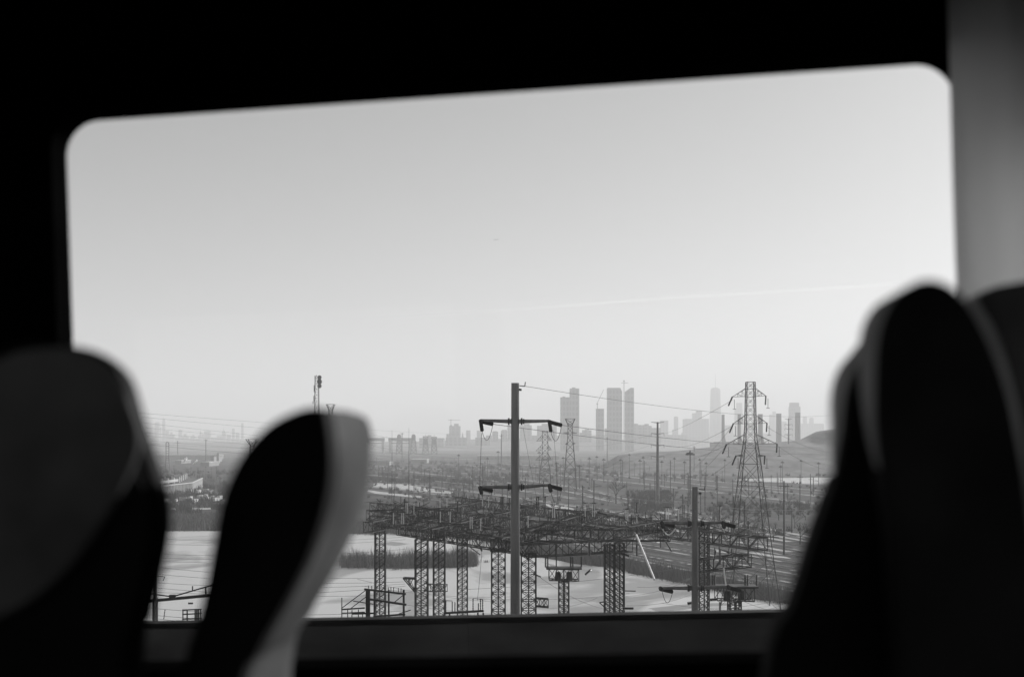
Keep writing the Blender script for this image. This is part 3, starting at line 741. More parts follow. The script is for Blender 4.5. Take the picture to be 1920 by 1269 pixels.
# --- warehouses with snowy roofs ---
for i, (x0, x1, y, ht, lab) in enumerate([(262, 406, 861, 9, 'very long white-roofed warehouse on the left below the far skyline'), (895, 1048, 862, 8, 'very long white-roofed warehouse behind the central pole'),
                           (395, 401, 866, 10, 'tiny dark shed left of the white silo on the left'), (376, 392, 874, 6, 'small bright-roofed shed on the left plain'), (328, 340, 869, 5, 'small pale-roofed shed beside the steam'),
                           (1075, 1086, 851, 7, 'small white-roofed shed at the foot of the twin high-rises'), (1198, 1216, 872, 8, 'low white-edged warehouse left of the pale pole'),
                           (770, 800, 868, 6, 'low pale shed below the bridge towers'), (1216, 1238, 866, 10, 'white gantry-like shed behind the pale pole'), (688, 730, 872, 6, 'low dark shed near the middle seat edge')]):
    d = dep(y); X0, X1 = (x0 - 960) / F * d, (x1 - 960) / F * d
    t = thing('warehouse', lab, 'warehouse', ((X0 + X1) / 2, d, 0))
    mb = MB(); mb.box((X0, d, 0), (X1, d + 60, ht)); mb.build('wall', M['wall' if i != 5 else 'white'], t)
    mb = MB(); mb.box((X0 - .5, d - .5, ht), (X1 + .5, d + 61, ht + .9)); mb.build('roof', M['snow'] if i not in (2, 9) else M['roof'], t)
# silo
d = dep(868); X = (409 - 960) / F * d
t = thing('storage_silo', 'short white silo on the left plain', 'silo', (X, d, 0))
mb = MB(); mb.cone((X, d, 0), (X, d, 17), 3, 3, 14); mb.build('tank', M['white'], t); mb = MB(); mb.cone((X, d, 17), (X, d, 19), 3.2, .6, 14); mb.build('roof', M['galv'], t)

# --- white ribbed hall at left ---
t = thing('ribbed_hall', 'long white ribbed industrial hall on the left between the seats', 'industrial hall', G(330, 930))
A, B, C_ = G(272, 936), G(360, 923.5), G(378.5, 913)
hh = 7.6
mb = MB(); rf = MB(); ribs = MB(); base = MB()
path = [A, B, C_]
W_ = Vector((-95, 8, 0))
for p, q in ((A, B), (B, C_)):
    mb.add([(p.x, p.y, 0), (q.x, q.y, 0), (q.x, q.y, hh), (p.x, p.y, hh)], [(0, 1, 2, 3)])
    rf.add([(p.x, p.y, hh), (q.x, q.y, hh), (q.x + W_.x, q.y + W_.y, hh), (p.x + W_.x, p.y + W_.y, hh)], [(0, 1, 2, 3)])
    nrm = (q - p).normalized(); s = Vector((nrm.y, -nrm.x, 0)); k = int((q - p).length / 3.2)
    for i in range(k + 1):
        c = p.lerp(q, i / k) + s * .25; ribs.bar(c, c + Vector((0, 0, hh)), .5)
    base.bar(p + s * .9 + Vector((0, 0, .6)), q + s * .9 + Vector((0, 0, .6)), 1.2, 1.2, True); base.bar(p + s * .3 + Vector((0, 0, hh + .2)), q + s * .3 + Vector((0, 0, hh + .2)), .8, .7, True)
mb.add([(A.x, A.y, 0), (A.x + W_.x, A.y + W_.y, 0), (A.x + W_.x, A.y + W_.y, hh), (A.x, A.y, hh)], [(0, 1, 2, 3)])
mb.add([(C_.x, C_.y, 0), (C_.x + W_.x, C_.y + W_.y, 0), (C_.x + W_.x, C_.y + W_.y, hh), (C_.x, C_.y, hh)], [(3, 2, 1, 0)])
mb.build('wall', M['wall'], t); rf.build('roof', M['roof'], t); ribs.build('wall_ribs', M['white'], t); base.build('loading_dock', M['white'], t)
for i in range(12):
    p = A.lerp(B, i / 7) if i < 7 else B.lerp(C_, (i - 7) / 4.5)
    c = p + Vector((-8 - i * .6, 6, hh))
    mb = MB(); mb.box((c.x - .8, c.y, hh), (c.x + .8, c.y + 1.6, hh + 4.4)); mb.build('roof_vent', M['white'], t)
for i in range(26):
    p = A.lerp(C_, random.random()) + Vector((-random.uniform(14, 80), 5, 0)); s = random.uniform(1.2, 3)
    mb = MB(); mb.box((p.x - s, p.y - s, hh), (p.x + s, p.y + s, hh + random.uniform(1.5, 4))); mb.build('roof_unit', M['white' if i % 4 == 0 else 'rust'], t)
mb = MB(); mb.bar(A + Vector((-7, 0, hh + 2)), B + Vector((-11, 0, hh + 2)), .3, 2); mb.bar(B + Vector((-11, 0, hh + 2)), C_ + Vector((-14, 0, hh + 2)), .3, 2); mb.build('roof_screen', M['white'], t)

# trailers parked beside it, and goods wagons on the yard
tr = thing('truck_trailer', 'pale box trailer standing among the yard beside the white ribbed hall', 'trailer', (0, 0, 0), 'trailers parked by the ribbed hall')
mb = MB(); mb.box((-1.25, -4.5, 1.1), (1.25, 4.5, 4)); mb.build('box_body', M['white'], tr)
for yy in (-3.2, -2, 3.3):
    mb = MB(); mb.cone((-1.2, yy, .5), (1.2, yy, .5), .5, .5, 10); mb.build('wheel', M['steel'], tr)
spots = [(301, 947), (309, 945), (317, 948), (341, 940), (346, 939), (352, 940), (357, 938), (375, 936), (381, 937), (386, 935), (391, 938), (399, 936), (330, 942), (366, 943), (405, 941), (412, 938), (372, 926), (382, 924), (388, 929), (396, 927)]
for i, (a, b) in enumerate(spots):
    p = G(a, b)
    if i == 0: tr.location = p
    else: copy_tree(tr, p, rz=random.choice((0, .1, -.2, 1.4)), sc=random.uniform(.55, .85))
wg = thing('goods_wagon', 'dark goods wagon', 'rail wagon', (0, 0, 0), 'goods wagons standing on the far tracks')
mb = MB(); mb.box((-1.5, -7, 1.2), (1.5, 7, 4.2)); mb.build('wagon_body', M['rust'], wg)
for yy in (-5, 5):
    mb = MB(); mb.box((-1.1, yy - 1.2, .25), (1.1, yy + 1.2, 1.2)); mb.build('bogie', M['steel'], wg)
wg['label'] = 'dark box wagon standing in a line on the hazy yard tracks'
k = 0
for ti, i0, i1 in ((13, 4, 30), (11, 2, 18), (4, 10, 28), (2, 22, 34)):
    for i in range(i0, i1, 2):
        P = TR[ti]
        if i + 1 >= len(P): break
        p = P[i]; q = P[i + 1]; rz = math.atan2((q - p).y, (q - p).x) - math.pi / 2
        L0 = (q - p).length; nn = min(3, int(L0 / 16))
        for j in range(max(1, nn)):
            c = p + (q - p).normalized() * 16 * j; c.z = .3
            if random.random() < .35: continue
            if k == 0: wg.location = c; wg.rotation_euler = (0, 0, rz)
            else: copy_tree(wg, c, rz=rz)
            k += 1

# --- catenary masts along tracks ---
cm = thing('catenary_mast', 'thin dark overhead-line mast standing beside the rail tracks', 'mast', (0, 0, 0), 'overhead-line masts along the tracks')
mb = MB(); mb.bar((0, 0, 0), (0, 0, 11), .32); mb.build('post', M['steel'], cm)
mb = MB(); mb.bar((0, 0, 8.6), (3.2, 0, 8.9), .14); mb.bar((0, 0, 9.8), (3.2, 0, 8.9), .1); mb.build('bracket', M['steel'], cm)
k = 0
for ti in (0, 2, 3, 4, 5, 8, 10, 11, 12, 14):
    P = TR[ti]; acc = 0
    for i in range(len(P) - 1):
        p, q = P[i], P[i + 1]; acc += (q - p).length
        if acc > 55 and k < 170:
            acc = 0; d_ = (q - p).normalized(); c = p + Vector((d_.y, -d_.x, 0)) * 3.2
            sc = random.uniform(.8, 1.25) * (1.25 if ti in (11, 12, 14) else 1)
            if k == 0: cm.location = c; cm.scale = (sc,) * 3; cm.rotation_euler = (0, 0, math.atan2(d_.y, d_.x) - 1.57)
            else: copy_tree(cm, c, rz=math.atan2(d_.y, d_.x) + random.choice((1.57, -1.57)), sc=sc)
            k += 1
# plain timber poles scattered over the flats
tp = thing('timber_pole', 'plain thin pole with a short crossbar standing on the scrubby flats', 'utility pole', (0, 0, 0), 'timber poles over the flats')
mb = MB(); mb.cone((0, 0, 0), (0, 0, 14), .2, .13, 6); mb.build('shaft', M['steel'], tp)
mb = MB(); mb.bar((-1.2, 0, 13), (1.2, 0, 13), .14); mb.build('crossbar', M['steel'], tp)
pp = [(1105, 910, 1.5), (1132.5, 905, 1.3), (1167, 912, 1.6), (1208, 918, 1.7), (1257, 925, 1.8), (1314, 912, 1.6), (1470, 1040, 1.85), (1228, 950, 1.5), (1345, 945, 1.3), (1374, 950, 1.2), (1500, 960, 1.5), (1322, 960, 1.6), (1291, 950, 1.4),
      (1290, 1000, 1.2), (710, 905, 1.2), (728, 900, 1.3), (742, 915, 1.4), (790, 905, 1.3), (806, 920, 1.4), (830, 912, 1.2), (846, 925, 1.3), (872, 905, 1.2), (886, 918, 1.4), (905, 930, 1.6), (921, 905, 1.2), (990, 920, 1.3), (1004, 900, 1), (1051, 905, 1.3), (1078, 930, 1.3),
      (420, 905, 1), (406, 900, 1), (396, 904, 1), (386, 899, 1), (371, 903, 1), (358, 901, 1), (339, 872, 1.2), (326, 895, 1), (1410, 940, 1), (1446, 930, 1.1), (1520, 945, 1.2), (1150, 895, 1.1), (1190, 893, 1.1)]
for i, (a, b, s) in enumerate(pp):
    p = G(a, b)
    if i == 0: tp.location = p; tp.scale = (s,) * 3
    else: copy_tree(tp, p, rz=random.uniform(-.6, .6), sc=s)
# lightning masts rising from the switchyard
for px, yt, yb, d, lab in ((766.7, 802, 950, 620, 'needle-thin lightning mast rising left of the switchyard'), (735, 806, 940, 700, 'faint needle mast in front of the grey lift bridge'), (1066, 892, 985, 560, 'needle-thin dark mast below the flared lattice tower')):
    x = (px - 960) / F * d; zt = at(px, yt, d).z; zm = at(px, yt + (yb - yt) * .45, d).z
    mb = MB(); mb.cone((x, d, 0), (x, d, zm), .26, .2, 6); mb.cone((x, d, zm), (x, d, zt), .15, .05, 6)
    tag(mb.build('lightning_mast', M['steel'], org=(x, d, 0)), lab, 'mast', 'lightning masts')

# ------------------------------------------------------------------ switchyard
COLS = [(713, 186, .80, 26.5, 'leftmost lattice column of the switchyard, next to the middle seat'), (790.5, 160, .85, 26.2, 'second lattice column from the left, with a triangular side bracket'),
        (823.5, 168, .82, 26.0, 'third lattice column from the left, joined to the second by a short truss'), (867, 182, .78, 26.4, 'fourth lattice column from the left, the slimmest'),
        (934.5, 146, .86, 26.2, 'lattice column directly left of the central steel pole'), (991, 141, .9, 26.2, 'lattice column directly right of the central steel pole'),
        (1142.5, 150, .62, 26.3, 'left one of the paired lattice columns near the ice edge'), (1161, 153, .62, 26.3, 'right one of the paired lattice columns near the ice edge'),
        (1319, 168, .72, 28, 'lattice column close behind the shorter steel pole')]
for px, d, hw, zt, lab in COLS:
    x = (px - 960) / F * d
    t = thing('lattice_column', lab, 'lattice column', (x, d, 0), 'lattice columns of the switchyard')
    mb = MB(); lattice(mb, x, d, levels(0, zt, hw, hw, 1.25), .17, .075); 
    mb.bar((x, d - hw, 0), (x, d - hw, zt), .16)
    mb.build('lattice_body', M['steel'], t)
    mb = MB(); mb.box((x - hw - .5, d - hw - .5, -.2), (x + hw + .5, d + hw + .5, .6)); mb.build('footing', M['concrete'], t)
    if px == 790.5:
        mb = MB(); a = at(757, 1083, d); b = at(780, 1084, d); c = at(779, 1109, d)
        for o_ in (-.7, .7):
            v = Vector((0, o_, 0)); mb.bar(a + v, b + v, .16); mb.bar(a + v, c + v, .14); mb.bar(at(766, 1084, d) + v, at(768, 1096, d) + v, .08); mb.bar(at(766, 1084, d) + v, c + v, .08); mb.bar(at(775, 1084, d) + v, at(768, 1096, d) + v, .08)
        mb.bar(a - Vector((0, .7, 0)), a + Vector((0, .7, 0)), .16)
        mb.build('side_bracket', M['steel'], t)
        mb = MB(); truss(mb, at(801, 1101, d - 1), at(833, 1101, d + 3), .5, .5, .12, .07, 4); mb.build('linking_truss', M['steel'], t)
    if px == 991:
        mb = MB(); truss(mb, at(1004, 1128, d), at(1028, 1130, d), .5, .5, .12, .07, 3); mb.build('side_bracket', M['steel'], t)
    if px == 1142.5:
        mb = MB(); a = at(1124, 1129, d); mb.bar(a, at(1136, 1127, d), .13); mb.bar(a, at(1135, 1139, d), .12); mb.build('side_bracket', M['steel'], t)

def beam_px(p, q, z): return G(p[0], p[1], z), G(q[0], q[1], z)
BE = [((752, 992), (1003, 1030), 26.3, 'long nearest truss beam running down from the left bracket to the central pole'),
      ((700, 975), (990, 1010), 26.8, 'second truss beam behind the nearest one'), ((700, 950), (1130, 1002), 27.2, 'longest truss beam crossing the middle of the switchyard'),
      ((860, 940), (1255, 990), 27.0, 'truss beam at the back running to the right end'), ((985, 1032), (1180, 1022), 26.0, 'truss beam across the foot of the paired columns'),
      ((690, 988), (900, 947), 26.6, 'truss beam rising to the right at the left end'), ((800, 1003), (1010, 953), 26.5, 'cross truss beam left of the central pole'),
      ((930, 1022), (1120, 962), 26.4, 'cross truss beam passing behind the central pole'), ((1140, 1003), (1252, 984), 27.4, 'cross truss beam at the right of the yard'),
      ((960, 1004), (1255, 1003), 26.2, 'level truss beam behind the paired columns'), ((690, 966), (860, 960), 27.6, 'short level truss beam at the back left'),
      ((1240, 995), (1430, 1020), 26.8, 'truss beam right of the yard passing behind the shorter steel pole'), ((1310, 1060), (1400, 1050), 24.5, 'short truss beam between the shorter pole and the large tower')]
for p, q, z, lab in BE:
    a, b = beam_px(p, q, z)
    mb = MB(); truss(mb, a, b, .75, .8, .14, .08, max(4, int((b - a).length / 1.9)))
    t = tag(mb.build('truss_beam', M['steel'], org=a), lab + ' of the switchyard', 'truss beam', 'truss beams of the switchyard')
    # switch frames lying on the beam
    mb = MB()
    for i in range(int((b - a).length / 3)):
        c = a.lerp(b, random.random()) + Vector((0, 0, 1.0)); dx_ = Vector((random.uniform(-2.4, 2.4), random.uniform(-2.4, 2.4), random.uniform(-.2, .9)))
        mb.bar(c - dx_, c + dx_, .1)
        if random.random() < .5: mb.bar(c, c + Vector((0, 0, random.uniform(.6, 1.6))), .1)
    mb.build('switch_rods', M['steel'], t)
def post(px, y0, y1, d, r, m, lab, grp, tilt=0):
    a, b = at(px, y1, d), at(px + tilt, y0, d)
    t = thing('post_insulator', lab, 'insulator', a, grp)
    mb = MB(); insul(mb, a, b, r, max(5, int((b - a).length / .16))); mb.build('porcelain', M[m], t)
    mb = MB(); mb.bar(b, b + (b - a).normalized() * .15, r * 1.8, caps=True); mb.bar(b + Vector((-.45, 0, .1)), b + Vector((.45, 0, .15)), .07); mb.build('terminal', M['steel'], t)
gl, gd = 'pale post insulators standing on the switchyard beams', 'dark post insulators standing on the switchyard beams'
for px, y0, y1 in ((737.5, 961, 982), (753, 961, 982), (756.5, 961, 982), (761, 942, 962), (764, 942, 962), (776, 943, 963), (825, 933, 953), (825.5, 958, 979), (838, 933, 953), (841, 958, 979), (844, 958, 979), (881.5, 968, 991), (885, 968, 991), (901, 971, 994), (990, 966, 988),
                   (1036, 947, 970), (1039.5, 947, 970), (1097, 944, 968), (1111, 944, 968), (1115, 944, 968), (1173.5, 955, 977), (1177, 955, 977), (1194, 962, 980), (1249, 952, 976), (1253, 952, 976), (1272, 953, 976), (905, 930, 948), (916, 930, 950)):
    post(px, y0, y1, dep(y1, 27.8), .11, 'pinsul', 'pale slender post insulator upright on a switchyard beam', gl)
for px, y0, y1, m in ((858, 941, 962, 0), (939.5, 933, 956, 0), (943, 933, 956, 0), (955, 935, 956, 0), (1006.5, 932, 954, 0), (1010, 932, 954, 0), (1022, 932, 968, 0), (1194, 943, 962, 0), (1350, 949, 975, 0)):
    post(px, y0, y1, dep(y1, 27.8), .17, 'insul', 'dark thick post insulator upright on a switchyard beam', gd)
def string(p, q, r, lab, m='insul', grp='hanging insulator strings of the switchyard'):
    mb = MB(); insul(mb, p, q, r, 12); tag(mb.build('insulator_string', M[m], org=Vector(p)), lab, 'insulator', grp)
string(at(1105, 1015, 130), at(1105, 1041, 130), .16, 'dark insulator string hanging upright left of the paired columns')
string(at(1194, 1019, 130), at(1194, 1042, 130), .16, 'dark insulator string hanging upright beside the long white rod')
string(at(1350, 1030, 130), at(1350, 1058, 130), .16, 'dark insulator string hanging between shorter pole and tower')
string(at(1350, 1128, 128), at(1350, 1146, 128), .16, 'lowest dark insulator string right of the shorter steel pole')
string(at(1248, 1014, 140), at(1259, 1033, 140), .15, 'dark slanting insulator string left of the shorter steel pole')
string(at(1196, 1018, 135), at(1209, 1036, 135), .15, 'dark slanting insulator string touching the long white rod')
string(at(1097, 1077, 150), at(1108, 1067, 150), .2, 'dark insulator string tilted up right of the platform column')
string(at(1171, 1107, 140), at(1192, 1107.5, 140), .12, 'thin horizontal insulator string right of the paired columns')
string(at(1167, 1140, 125), at(1188, 1140, 125), .2, 'thick black horizontal insulator string at the foot of the paired columns')
string(at(1331, 1124, 128), at(1345, 1123, 128), .2, 'thick black horizontal insulator right of the shorter steel pole')
string(at(1289, 1131, 128), at(1297, 1130, 128), .2, 'short black insulator touching the shorter steel pole on its left')
string(at(889, 1010, 150), at(904, 1033, 150), .16, 'dark slanting insulator string left of the central pole')
string(at(880, 1024, 155), at(901, 1040, 155), .1, 'thin slanting rod left of the central pole')
string(at(979, 1030, 140), at(991, 1050, 140), .16, 'dark slanting insulator string right of the central pole')
string(at(999, 1075, 140), at(1014, 1081, 140), .14, 'small slanting insulator left of the platform column')
string(at(1120, 960, 150), at(1139, 965, 150), .2, 'thick dark insulator lying on the back truss')
string(at(1163, 1036, 140), at(1180, 1042, 140), .18, 'thick dark insulator lying right of the paired columns')
string(at(748, 990, 160), at(747.5, 1001, 160), .2, 'small dark insulator hanging under the left bracket tip')
gb = 'white glint rods in the switchyard'
for (p, q, r, lab) in ((at(1193, 1002, 125), at(1227, 1086, 118), .1, 'long slanting glint made as a white rod between the paired columns and the shorter pole'), (at(1357, 1064, 120), at(1361, 1097, 120), .08, 'short glint made as a white rod above the lower arm of the shorter pole'), (at(1356, 984, 120), at(1359, 998, 120), .08, 'smallest glint made as a white rod below the upper arm of the shorter pole')):
    mb = MB(); mb.cone(p, q, r, r, 8); tag(mb.build('glint_rod', M['rod'], org=p), lab, 'rod', gb)
pts = [at(1241 + 26 * i / 10, 987 + 14 * math.sin(math.pi * (i / 10) ** .85) + 3 * i / 10, 118) for i in range(11)]
mb = MB(); mb.tube(pts, .07, 6); tag(mb.build('jumper_cable', M['rod'], org=pts[0]), 'U-shaped jumper cable with its glint painted white under the left upper arm of the shorter pole', 'cable')

# platform columns
def platform(px, d, yt, hwp, lab, ybot, posts):
    x = (px - 960) / F * d; z = at(px, yt, d).z; hw = hwp / F * d
    t = thing('switch_platform', lab, 'switch platform', (x, d, 0), 'platforms on single lattice columns')
    mb = MB(); lattice(mb, x, d, levels(0, z - 1.9, .75, .75, 1.25), .17, .08); mb.bar((x, d - .7, 0), (x, d - .7, z - 1.9), .3); mb.build('lattice_column', M['steel'], t)
    mb = MB(); truss(mb, (x - hw * .84, d, z - 1.0), (x + hw * .84, d, z - 1.1), 1.1, .85, .15, .08, 4); mb.build('cage', M['steel'], t)
    mb = MB(); mb.box((x - hw, d - 1.5, z - .2), (x + hw, d + 1.5, z)); mb.build('deck', M['steel'], t)
    for sx in (-.25, .25):
        mb = MB(); mb.cone((x + sx * hw * 1.3, d, z - 1.9), (x + sx * hw * 1.3, d, z - .7), .55, .4, 10); mb.build('switch_tank', M['steel'], t)
    for k in posts:
        a = at(k, yt, d - .4); mb = MB(); insul(mb, a, at(k, yt - 20, d - .4), .17, 12); mb.build('insulator', M['insul'], t)
platform(1057, 172, 1063, 33, 'T-shaped platform column carrying dark insulators over the ice', 1155, (1023, 1027, 1070, 1074, 1090))
platform(1377, 150, 1097, 41, 'T-shaped platform column below the large lattice tower', 1145, (1336, 1340, 1397, 1402, 1419))
mb = MB(); p = at(1043, 1062, 168); mb.bar(p, at(1043, 1019, 168), .16); tag(mb.build('thin_post', M['steel'], org=p), 'thin bare post rising from the left platform column', 'post')

# left catenary portal, low rail and pole between the two left seats
d = 112; x = (291 - 960) / F * d
t = thing('portal_pole', 'dark pole with a lattice foot and a sagging braced beam, between the left seats', 'pole', (x, d, 0))
mb = MB(); mb.bar((x, d, at(0, 1120, d).z), at(291, 1070, d), .3, caps=True); mb.cone(at(291, 1070, d), at(290.5, 1063, d), .08, .02, 6); mb.build('shaft', M['rust'], t)
mb = MB(); lattice(mb, x, d, levels(0, at(0, 1120, d).z, .26, .16, 2.4), .1, .05); mb.build('lattice_foot', M['rust'], t)
mb = MB(); mb.bar(at(230, 1131, d), at(420, 1113, d + 1), .28); mb.build('beam', M['rust'], t)
mb = MB(); mb.bar(at(260, 1106, d), at(278, 1112, d), .1); mb.bar(at(278, 1112, d), at(323, 1118, d), .11); mb.bar(at(323, 1118, d), at(420, 1090, d), .13); mb.bar(at(385.5, 1100, d), at(386, 1116, d), .13); mb.box(tuple(at(319, 1119.5, d + .2)), tuple(at(328, 1115, d - .2))); mb.build('tie_rods', M['rust'], t)
for p, q, r, k in ((at(361, 1106.5, d), at(361, 1098, d), .09, 5), (at(353, 1130.5, d), at(362, 1130.5, d), .12, 4), (at(307, 1160, d), at(309.5, 1142, d), .06, 6)):
    mb = MB(); insul(mb, p, q, r, k); mb.build('insulator', M['insul'], t)
mb = MB(); mb.bar(at(294, 1079, d), at(309, 1081, d), .06); mb.bar(at(309, 1081, d), at(306, 1088, d), .05); mb.build('hook', M['steel'], t)
d = 100; 
t = thing('guard_cage', 'small railed cage at the parapet edge between the left seats', 'guard rail', at(358, 1166, d))
mb = MB()
for a in (343, 351, 366, 369, 372, 376): mb.bar(at(a, 1175, d), at(a, 1142, d + (a % 3)), .1)
for y in (1143, 1151, 1160): mb.bar(at(342, y, d), at(378, y - 1.5, d), .1)
mb.build('rails', M['rust'], t)
# timber-like H frames with insulators at lower centre
d = 98
t = thing('busbar_stand', 'dark post-and-beam switch frame at the parapet edge right of the middle seat', 'switch frame', at(725, 1200, d))
mb = MB(); mb.bar(at(690, 1240, d), at(690, 1107, d), .36, caps=True); mb.build('main_post', M['rust'], t)
for a in (702, 729, 757):
    mb = MB(); mb.bar(at(a, 1240, d + .5), at(a, 1105, d + .5), .14 if a != 757 else .17, caps=True); mb.build('post', M['rust'], t)
for p, q, w_ in (((683, 1104), (761, 1113), .16), ((694, 1123), (762, 1133), .17), ((660, 1150), (700, 1149), .14), ((700, 1155), (760, 1151), .14), ((640, 1142), (684, 1139), .12), ((640, 1149), (684, 1147), .09)):
    mb = MB(); mb.bar(at(p[0], p[1], d), at(q[0], q[1], d), w_, caps=True); mb.build('beam', M['rust'], t)
for a in (691, 697, 728, 733, 738, 747, 752):
    mb = MB(); insul(mb, at(a, 1107 + (a - 690) * .08, d), at(a, 1097 + (a - 690) * .08, d), .05, 4); mb.build('insulator', M['insul'], t)
mb = MB()
for p, q in (((640, 1140), (687, 1105)), ((655, 1142), (688, 1117)), ((662, 1126), (700, 1132)), ((740, 1128), (756, 1115)), ((641, 1165), (641, 1120)), ((652, 1165), (652, 1141)), ((660, 1165), (660, 1143)), ((672, 1165), (672, 1142)), ((680, 1165), (680, 1146)), ((700, 1150), (706, 1132)), ((748, 1150), (770, 1143))):
    mb.bar(at(p[0], p[1], d - .3), at(q[0], q[1], d - .3), .07)
mb.build('braces', M['rust'], t)
t = thing('busbar_bench', 'low beam carrying seven black insulators left of the central pole', 'busbar bench', at(870, 1200, d))
mb = MB(); mb.bar(at(832, 1149, d), at(907, 1144.5, d), .18, caps=True); mb.build('beam', M['rust'], t)
for a in (843, 896, 906):
    mb = MB(); mb.bar(at(a, 1230, d), at(a, 1148, d), .13); mb.build('leg', M['rust'], t)
for a, y in ((836, 1125), (848, 1127), (853, 1128), (887, 1121), (897, 1130), (901, 1122), (905, 1123)):
    mb = MB(); insul(mb, at(a, 1147, d), at(a, y, d), .07, 8); mb.build('insulator', M['insul'], t)
mb = MB(); mb.tube([at(836, 1125, d), at(848, 1126, d)], .03); mb.tube([at(887, 1121, d), at(905, 1123, d)], .03); mb.build('busbar', M['wire'], t)

# overhead wires
gp = 'thin wires crossing above the ponds'
for i, (a, b, c_, e) in enumerate([(1004, 996, 150, 200), (1015, 1001, 150, 190), (1034, 1019, 140, 190), (1040, 1028, 140, 180), (1047, 1033, 140, 180), (1050, 1072, 130, 150), (1064, 1080, 130, 150), (1083, 1084, 130, 150), (1090, 1103, 120, 140), (1104, 1088, 120, 140), (1130, 1134, 110, 130), (1142, 1150, 110, 130), (1144, 1172, 110, 130)]):
    wire(at(180, a - 1, c_), at(760, b + 10, e), .8, .022, 'thin wire crossing the pond between the left seats', gp)
for i, (x0, y0, x1, y1, s) in enumerate([(150, 765, 900, 815, 1), (150, 770, 900, 824, 2), (150, 778, 900, 838, 3), (120, 787, 820, 845, 1), (120, 797, 880, 846, 2), (150, 806, 900, 852, 2), (150, 815, 900, 858, 2), (150, 820, 900, 868, 3), (150, 826, 900, 852, 1)]):
    wire(at(x0, y0, 240 + i * 12), at(x1, y1, 760), s, .035 if i != 7 else .06, 'long thin line dropping rightward across the left skyline', 'lines across the left skyline')
gq = 'thin wires over the ice right of the middle seat'
for i, (x0, y0, x1, y1) in enumerate([(670, 1085, 940, 1128), (680, 1098, 960, 1118), (690, 1120, 960, 1150), (860, 1120, 1180, 1112), (860, 1105, 1300, 1060), (1170, 1118, 1300, 1082), (1175, 1135, 1300, 1112), (1010, 1080, 1130, 1140), (1000, 1140, 1120, 1120), (1195, 1100, 1300, 1080), (1240, 1130, 1480, 1142), (1310, 1140, 1500, 1115), (1390, 1125, 1500, 1148), (1395, 1148, 1490, 1120), (1380, 1050, 1540, 1090)]):
    wire(at(x0, y0, 125), at(x1, y1, 165), .5, .022, 'thin slack wire strung low across the switchyard', gq)
gf = 'faint transmission lines in the haze'
for x0, y0, d0, x1, y1, d1, s in [(1005, 828, 960, 700, 815, 500, 6), (1005, 846, 960, 700, 836, 500, 6), (1004, 864, 960, 700, 858, 500, 6), (1034, 827, 960, 1227, 812, 680, 6), (1034, 845, 960, 1221, 834, 680, 6), (1034, 863, 960, 1221, 855, 680, 5),
                                  (1245, 813, 680, 1373, 750, 270, 1), (1245, 834, 680, 1370, 800, 270, 3), (1245, 856, 680, 1360, 835, 270, 3), (1382, 856, 270, 1245, 925, 420, 2), (1362, 835, 270, 1255, 920, 420, 2), (1375, 796, 270, 1260, 905, 420, 2),
                                  (1438, 800, 270, 1600, 850, 330, 2), (1457, 835, 270, 1600, 885, 330, 2), (1082, 812, 900, 1478, 800, 2000, 10), (880, 858, 900, 1240, 866, 1200, 4), (690, 838, 800, 930, 850, 1100, 6), (690, 850, 800, 1000, 858, 1200, 6)]:
    wire(at(x0, y0, d0), at(x1, y1, d1), s, .032 if d0 < 300 else .045, 'faint slack transmission line fading into the haze', gf)
# catenary wires above the near tracks
for ti in (5, 6, 8, 11):
    P = TR[ti]; mb = MB(); mb.tube([p + Vector((0, 0, 7.5)) for p in P[::2]], .04, 3)
    tag(mb.build('contact_wire', M['wire'], org=P[0]), 'contact wire running above the rail tracks, ' + {5: 'nearest the reeds', 6: 'second from the reeds', 8: 'third from the reeds', 11: 'farthest from the reeds'}[ti], 'wire', 'contact wires over the tracks')

# ------------------------------------------------------------------ vegetation
def blades(name, polys, n, hmin, hmax, wd, m, label, z=0, lean=.3):
    """polys: list of pixel polylines (near edge, far edge) swept between"""
    mb = MB(); V = []; Fc = []
    tot = 0
    for (near, far, share) in polys:
        for _ in range(int(n * share)):
            t = random.random() * (len(near) - 1); i = int(t); f = t - i
            a = G(*near[i]).lerp(G(*near[i + 1]), f); b = G(*far[i]).lerp(G(*far[i + 1]), f)
            p = a.lerp(b, random.random() ** 1.1) + Vector((random.gauss(0, .7), random.gauss(0, 1.6), 0)); h = random.uniform(hmin, hmax) * (.5 + .28 * math.sin(p.x * .35 + p.y * .11) ** 2 + .22 * math.sin(p.x * 1.3 + p.y * .4) ** 2)
            dx, dy = random.gauss(0, lean) * h * .4, random.gauss(0, lean) * h * .4
            an = random.uniform(0, math.pi); wx, wy = math.cos(an) * wd, math.sin(an) * wd
            k = len(V); V += [(p.x - wx, p.y - wy, z), (p.x + wx, p.y + wy, z), (p.x + dx + wx * .5, p.y + dy, z + h * .8), (p.x + dx * 1.3, p.y + dy * 1.3, z + h)]
            Fc += [(k, k + 1, k + 2), (k, k + 2, k + 3)]
    mb.v = V; mb.f = Fc
    return tag(mb.build(name, m), label, 'reeds', kind='stuff')
blades('reeds', [([(640, 1064), (760, 1066), (850, 1064), (892, 1061)], [(640, 1048), (760, 1046), (850, 1045), (888, 1054)], 1)], 8000, 2.2, 5.6, .06, M['reed'], 'dry reed island lying on the ice right of the middle seat')
blades('reeds', [([(985, 1037), (1010, 1044), (1090, 1058), (1140, 1063), (1200, 1079), (1300, 1098), (1400, 1122), (1480, 1133)], [(960, 1018), (1010, 1026), (1090, 1038), (1140, 1046), (1200, 1060), (1300, 1080), (1400, 1100), (1480, 1115)], 1)], 13000, 1.6, 4.4, .06, M['reed'], 'dry reed fringe along the right shore of the ice')
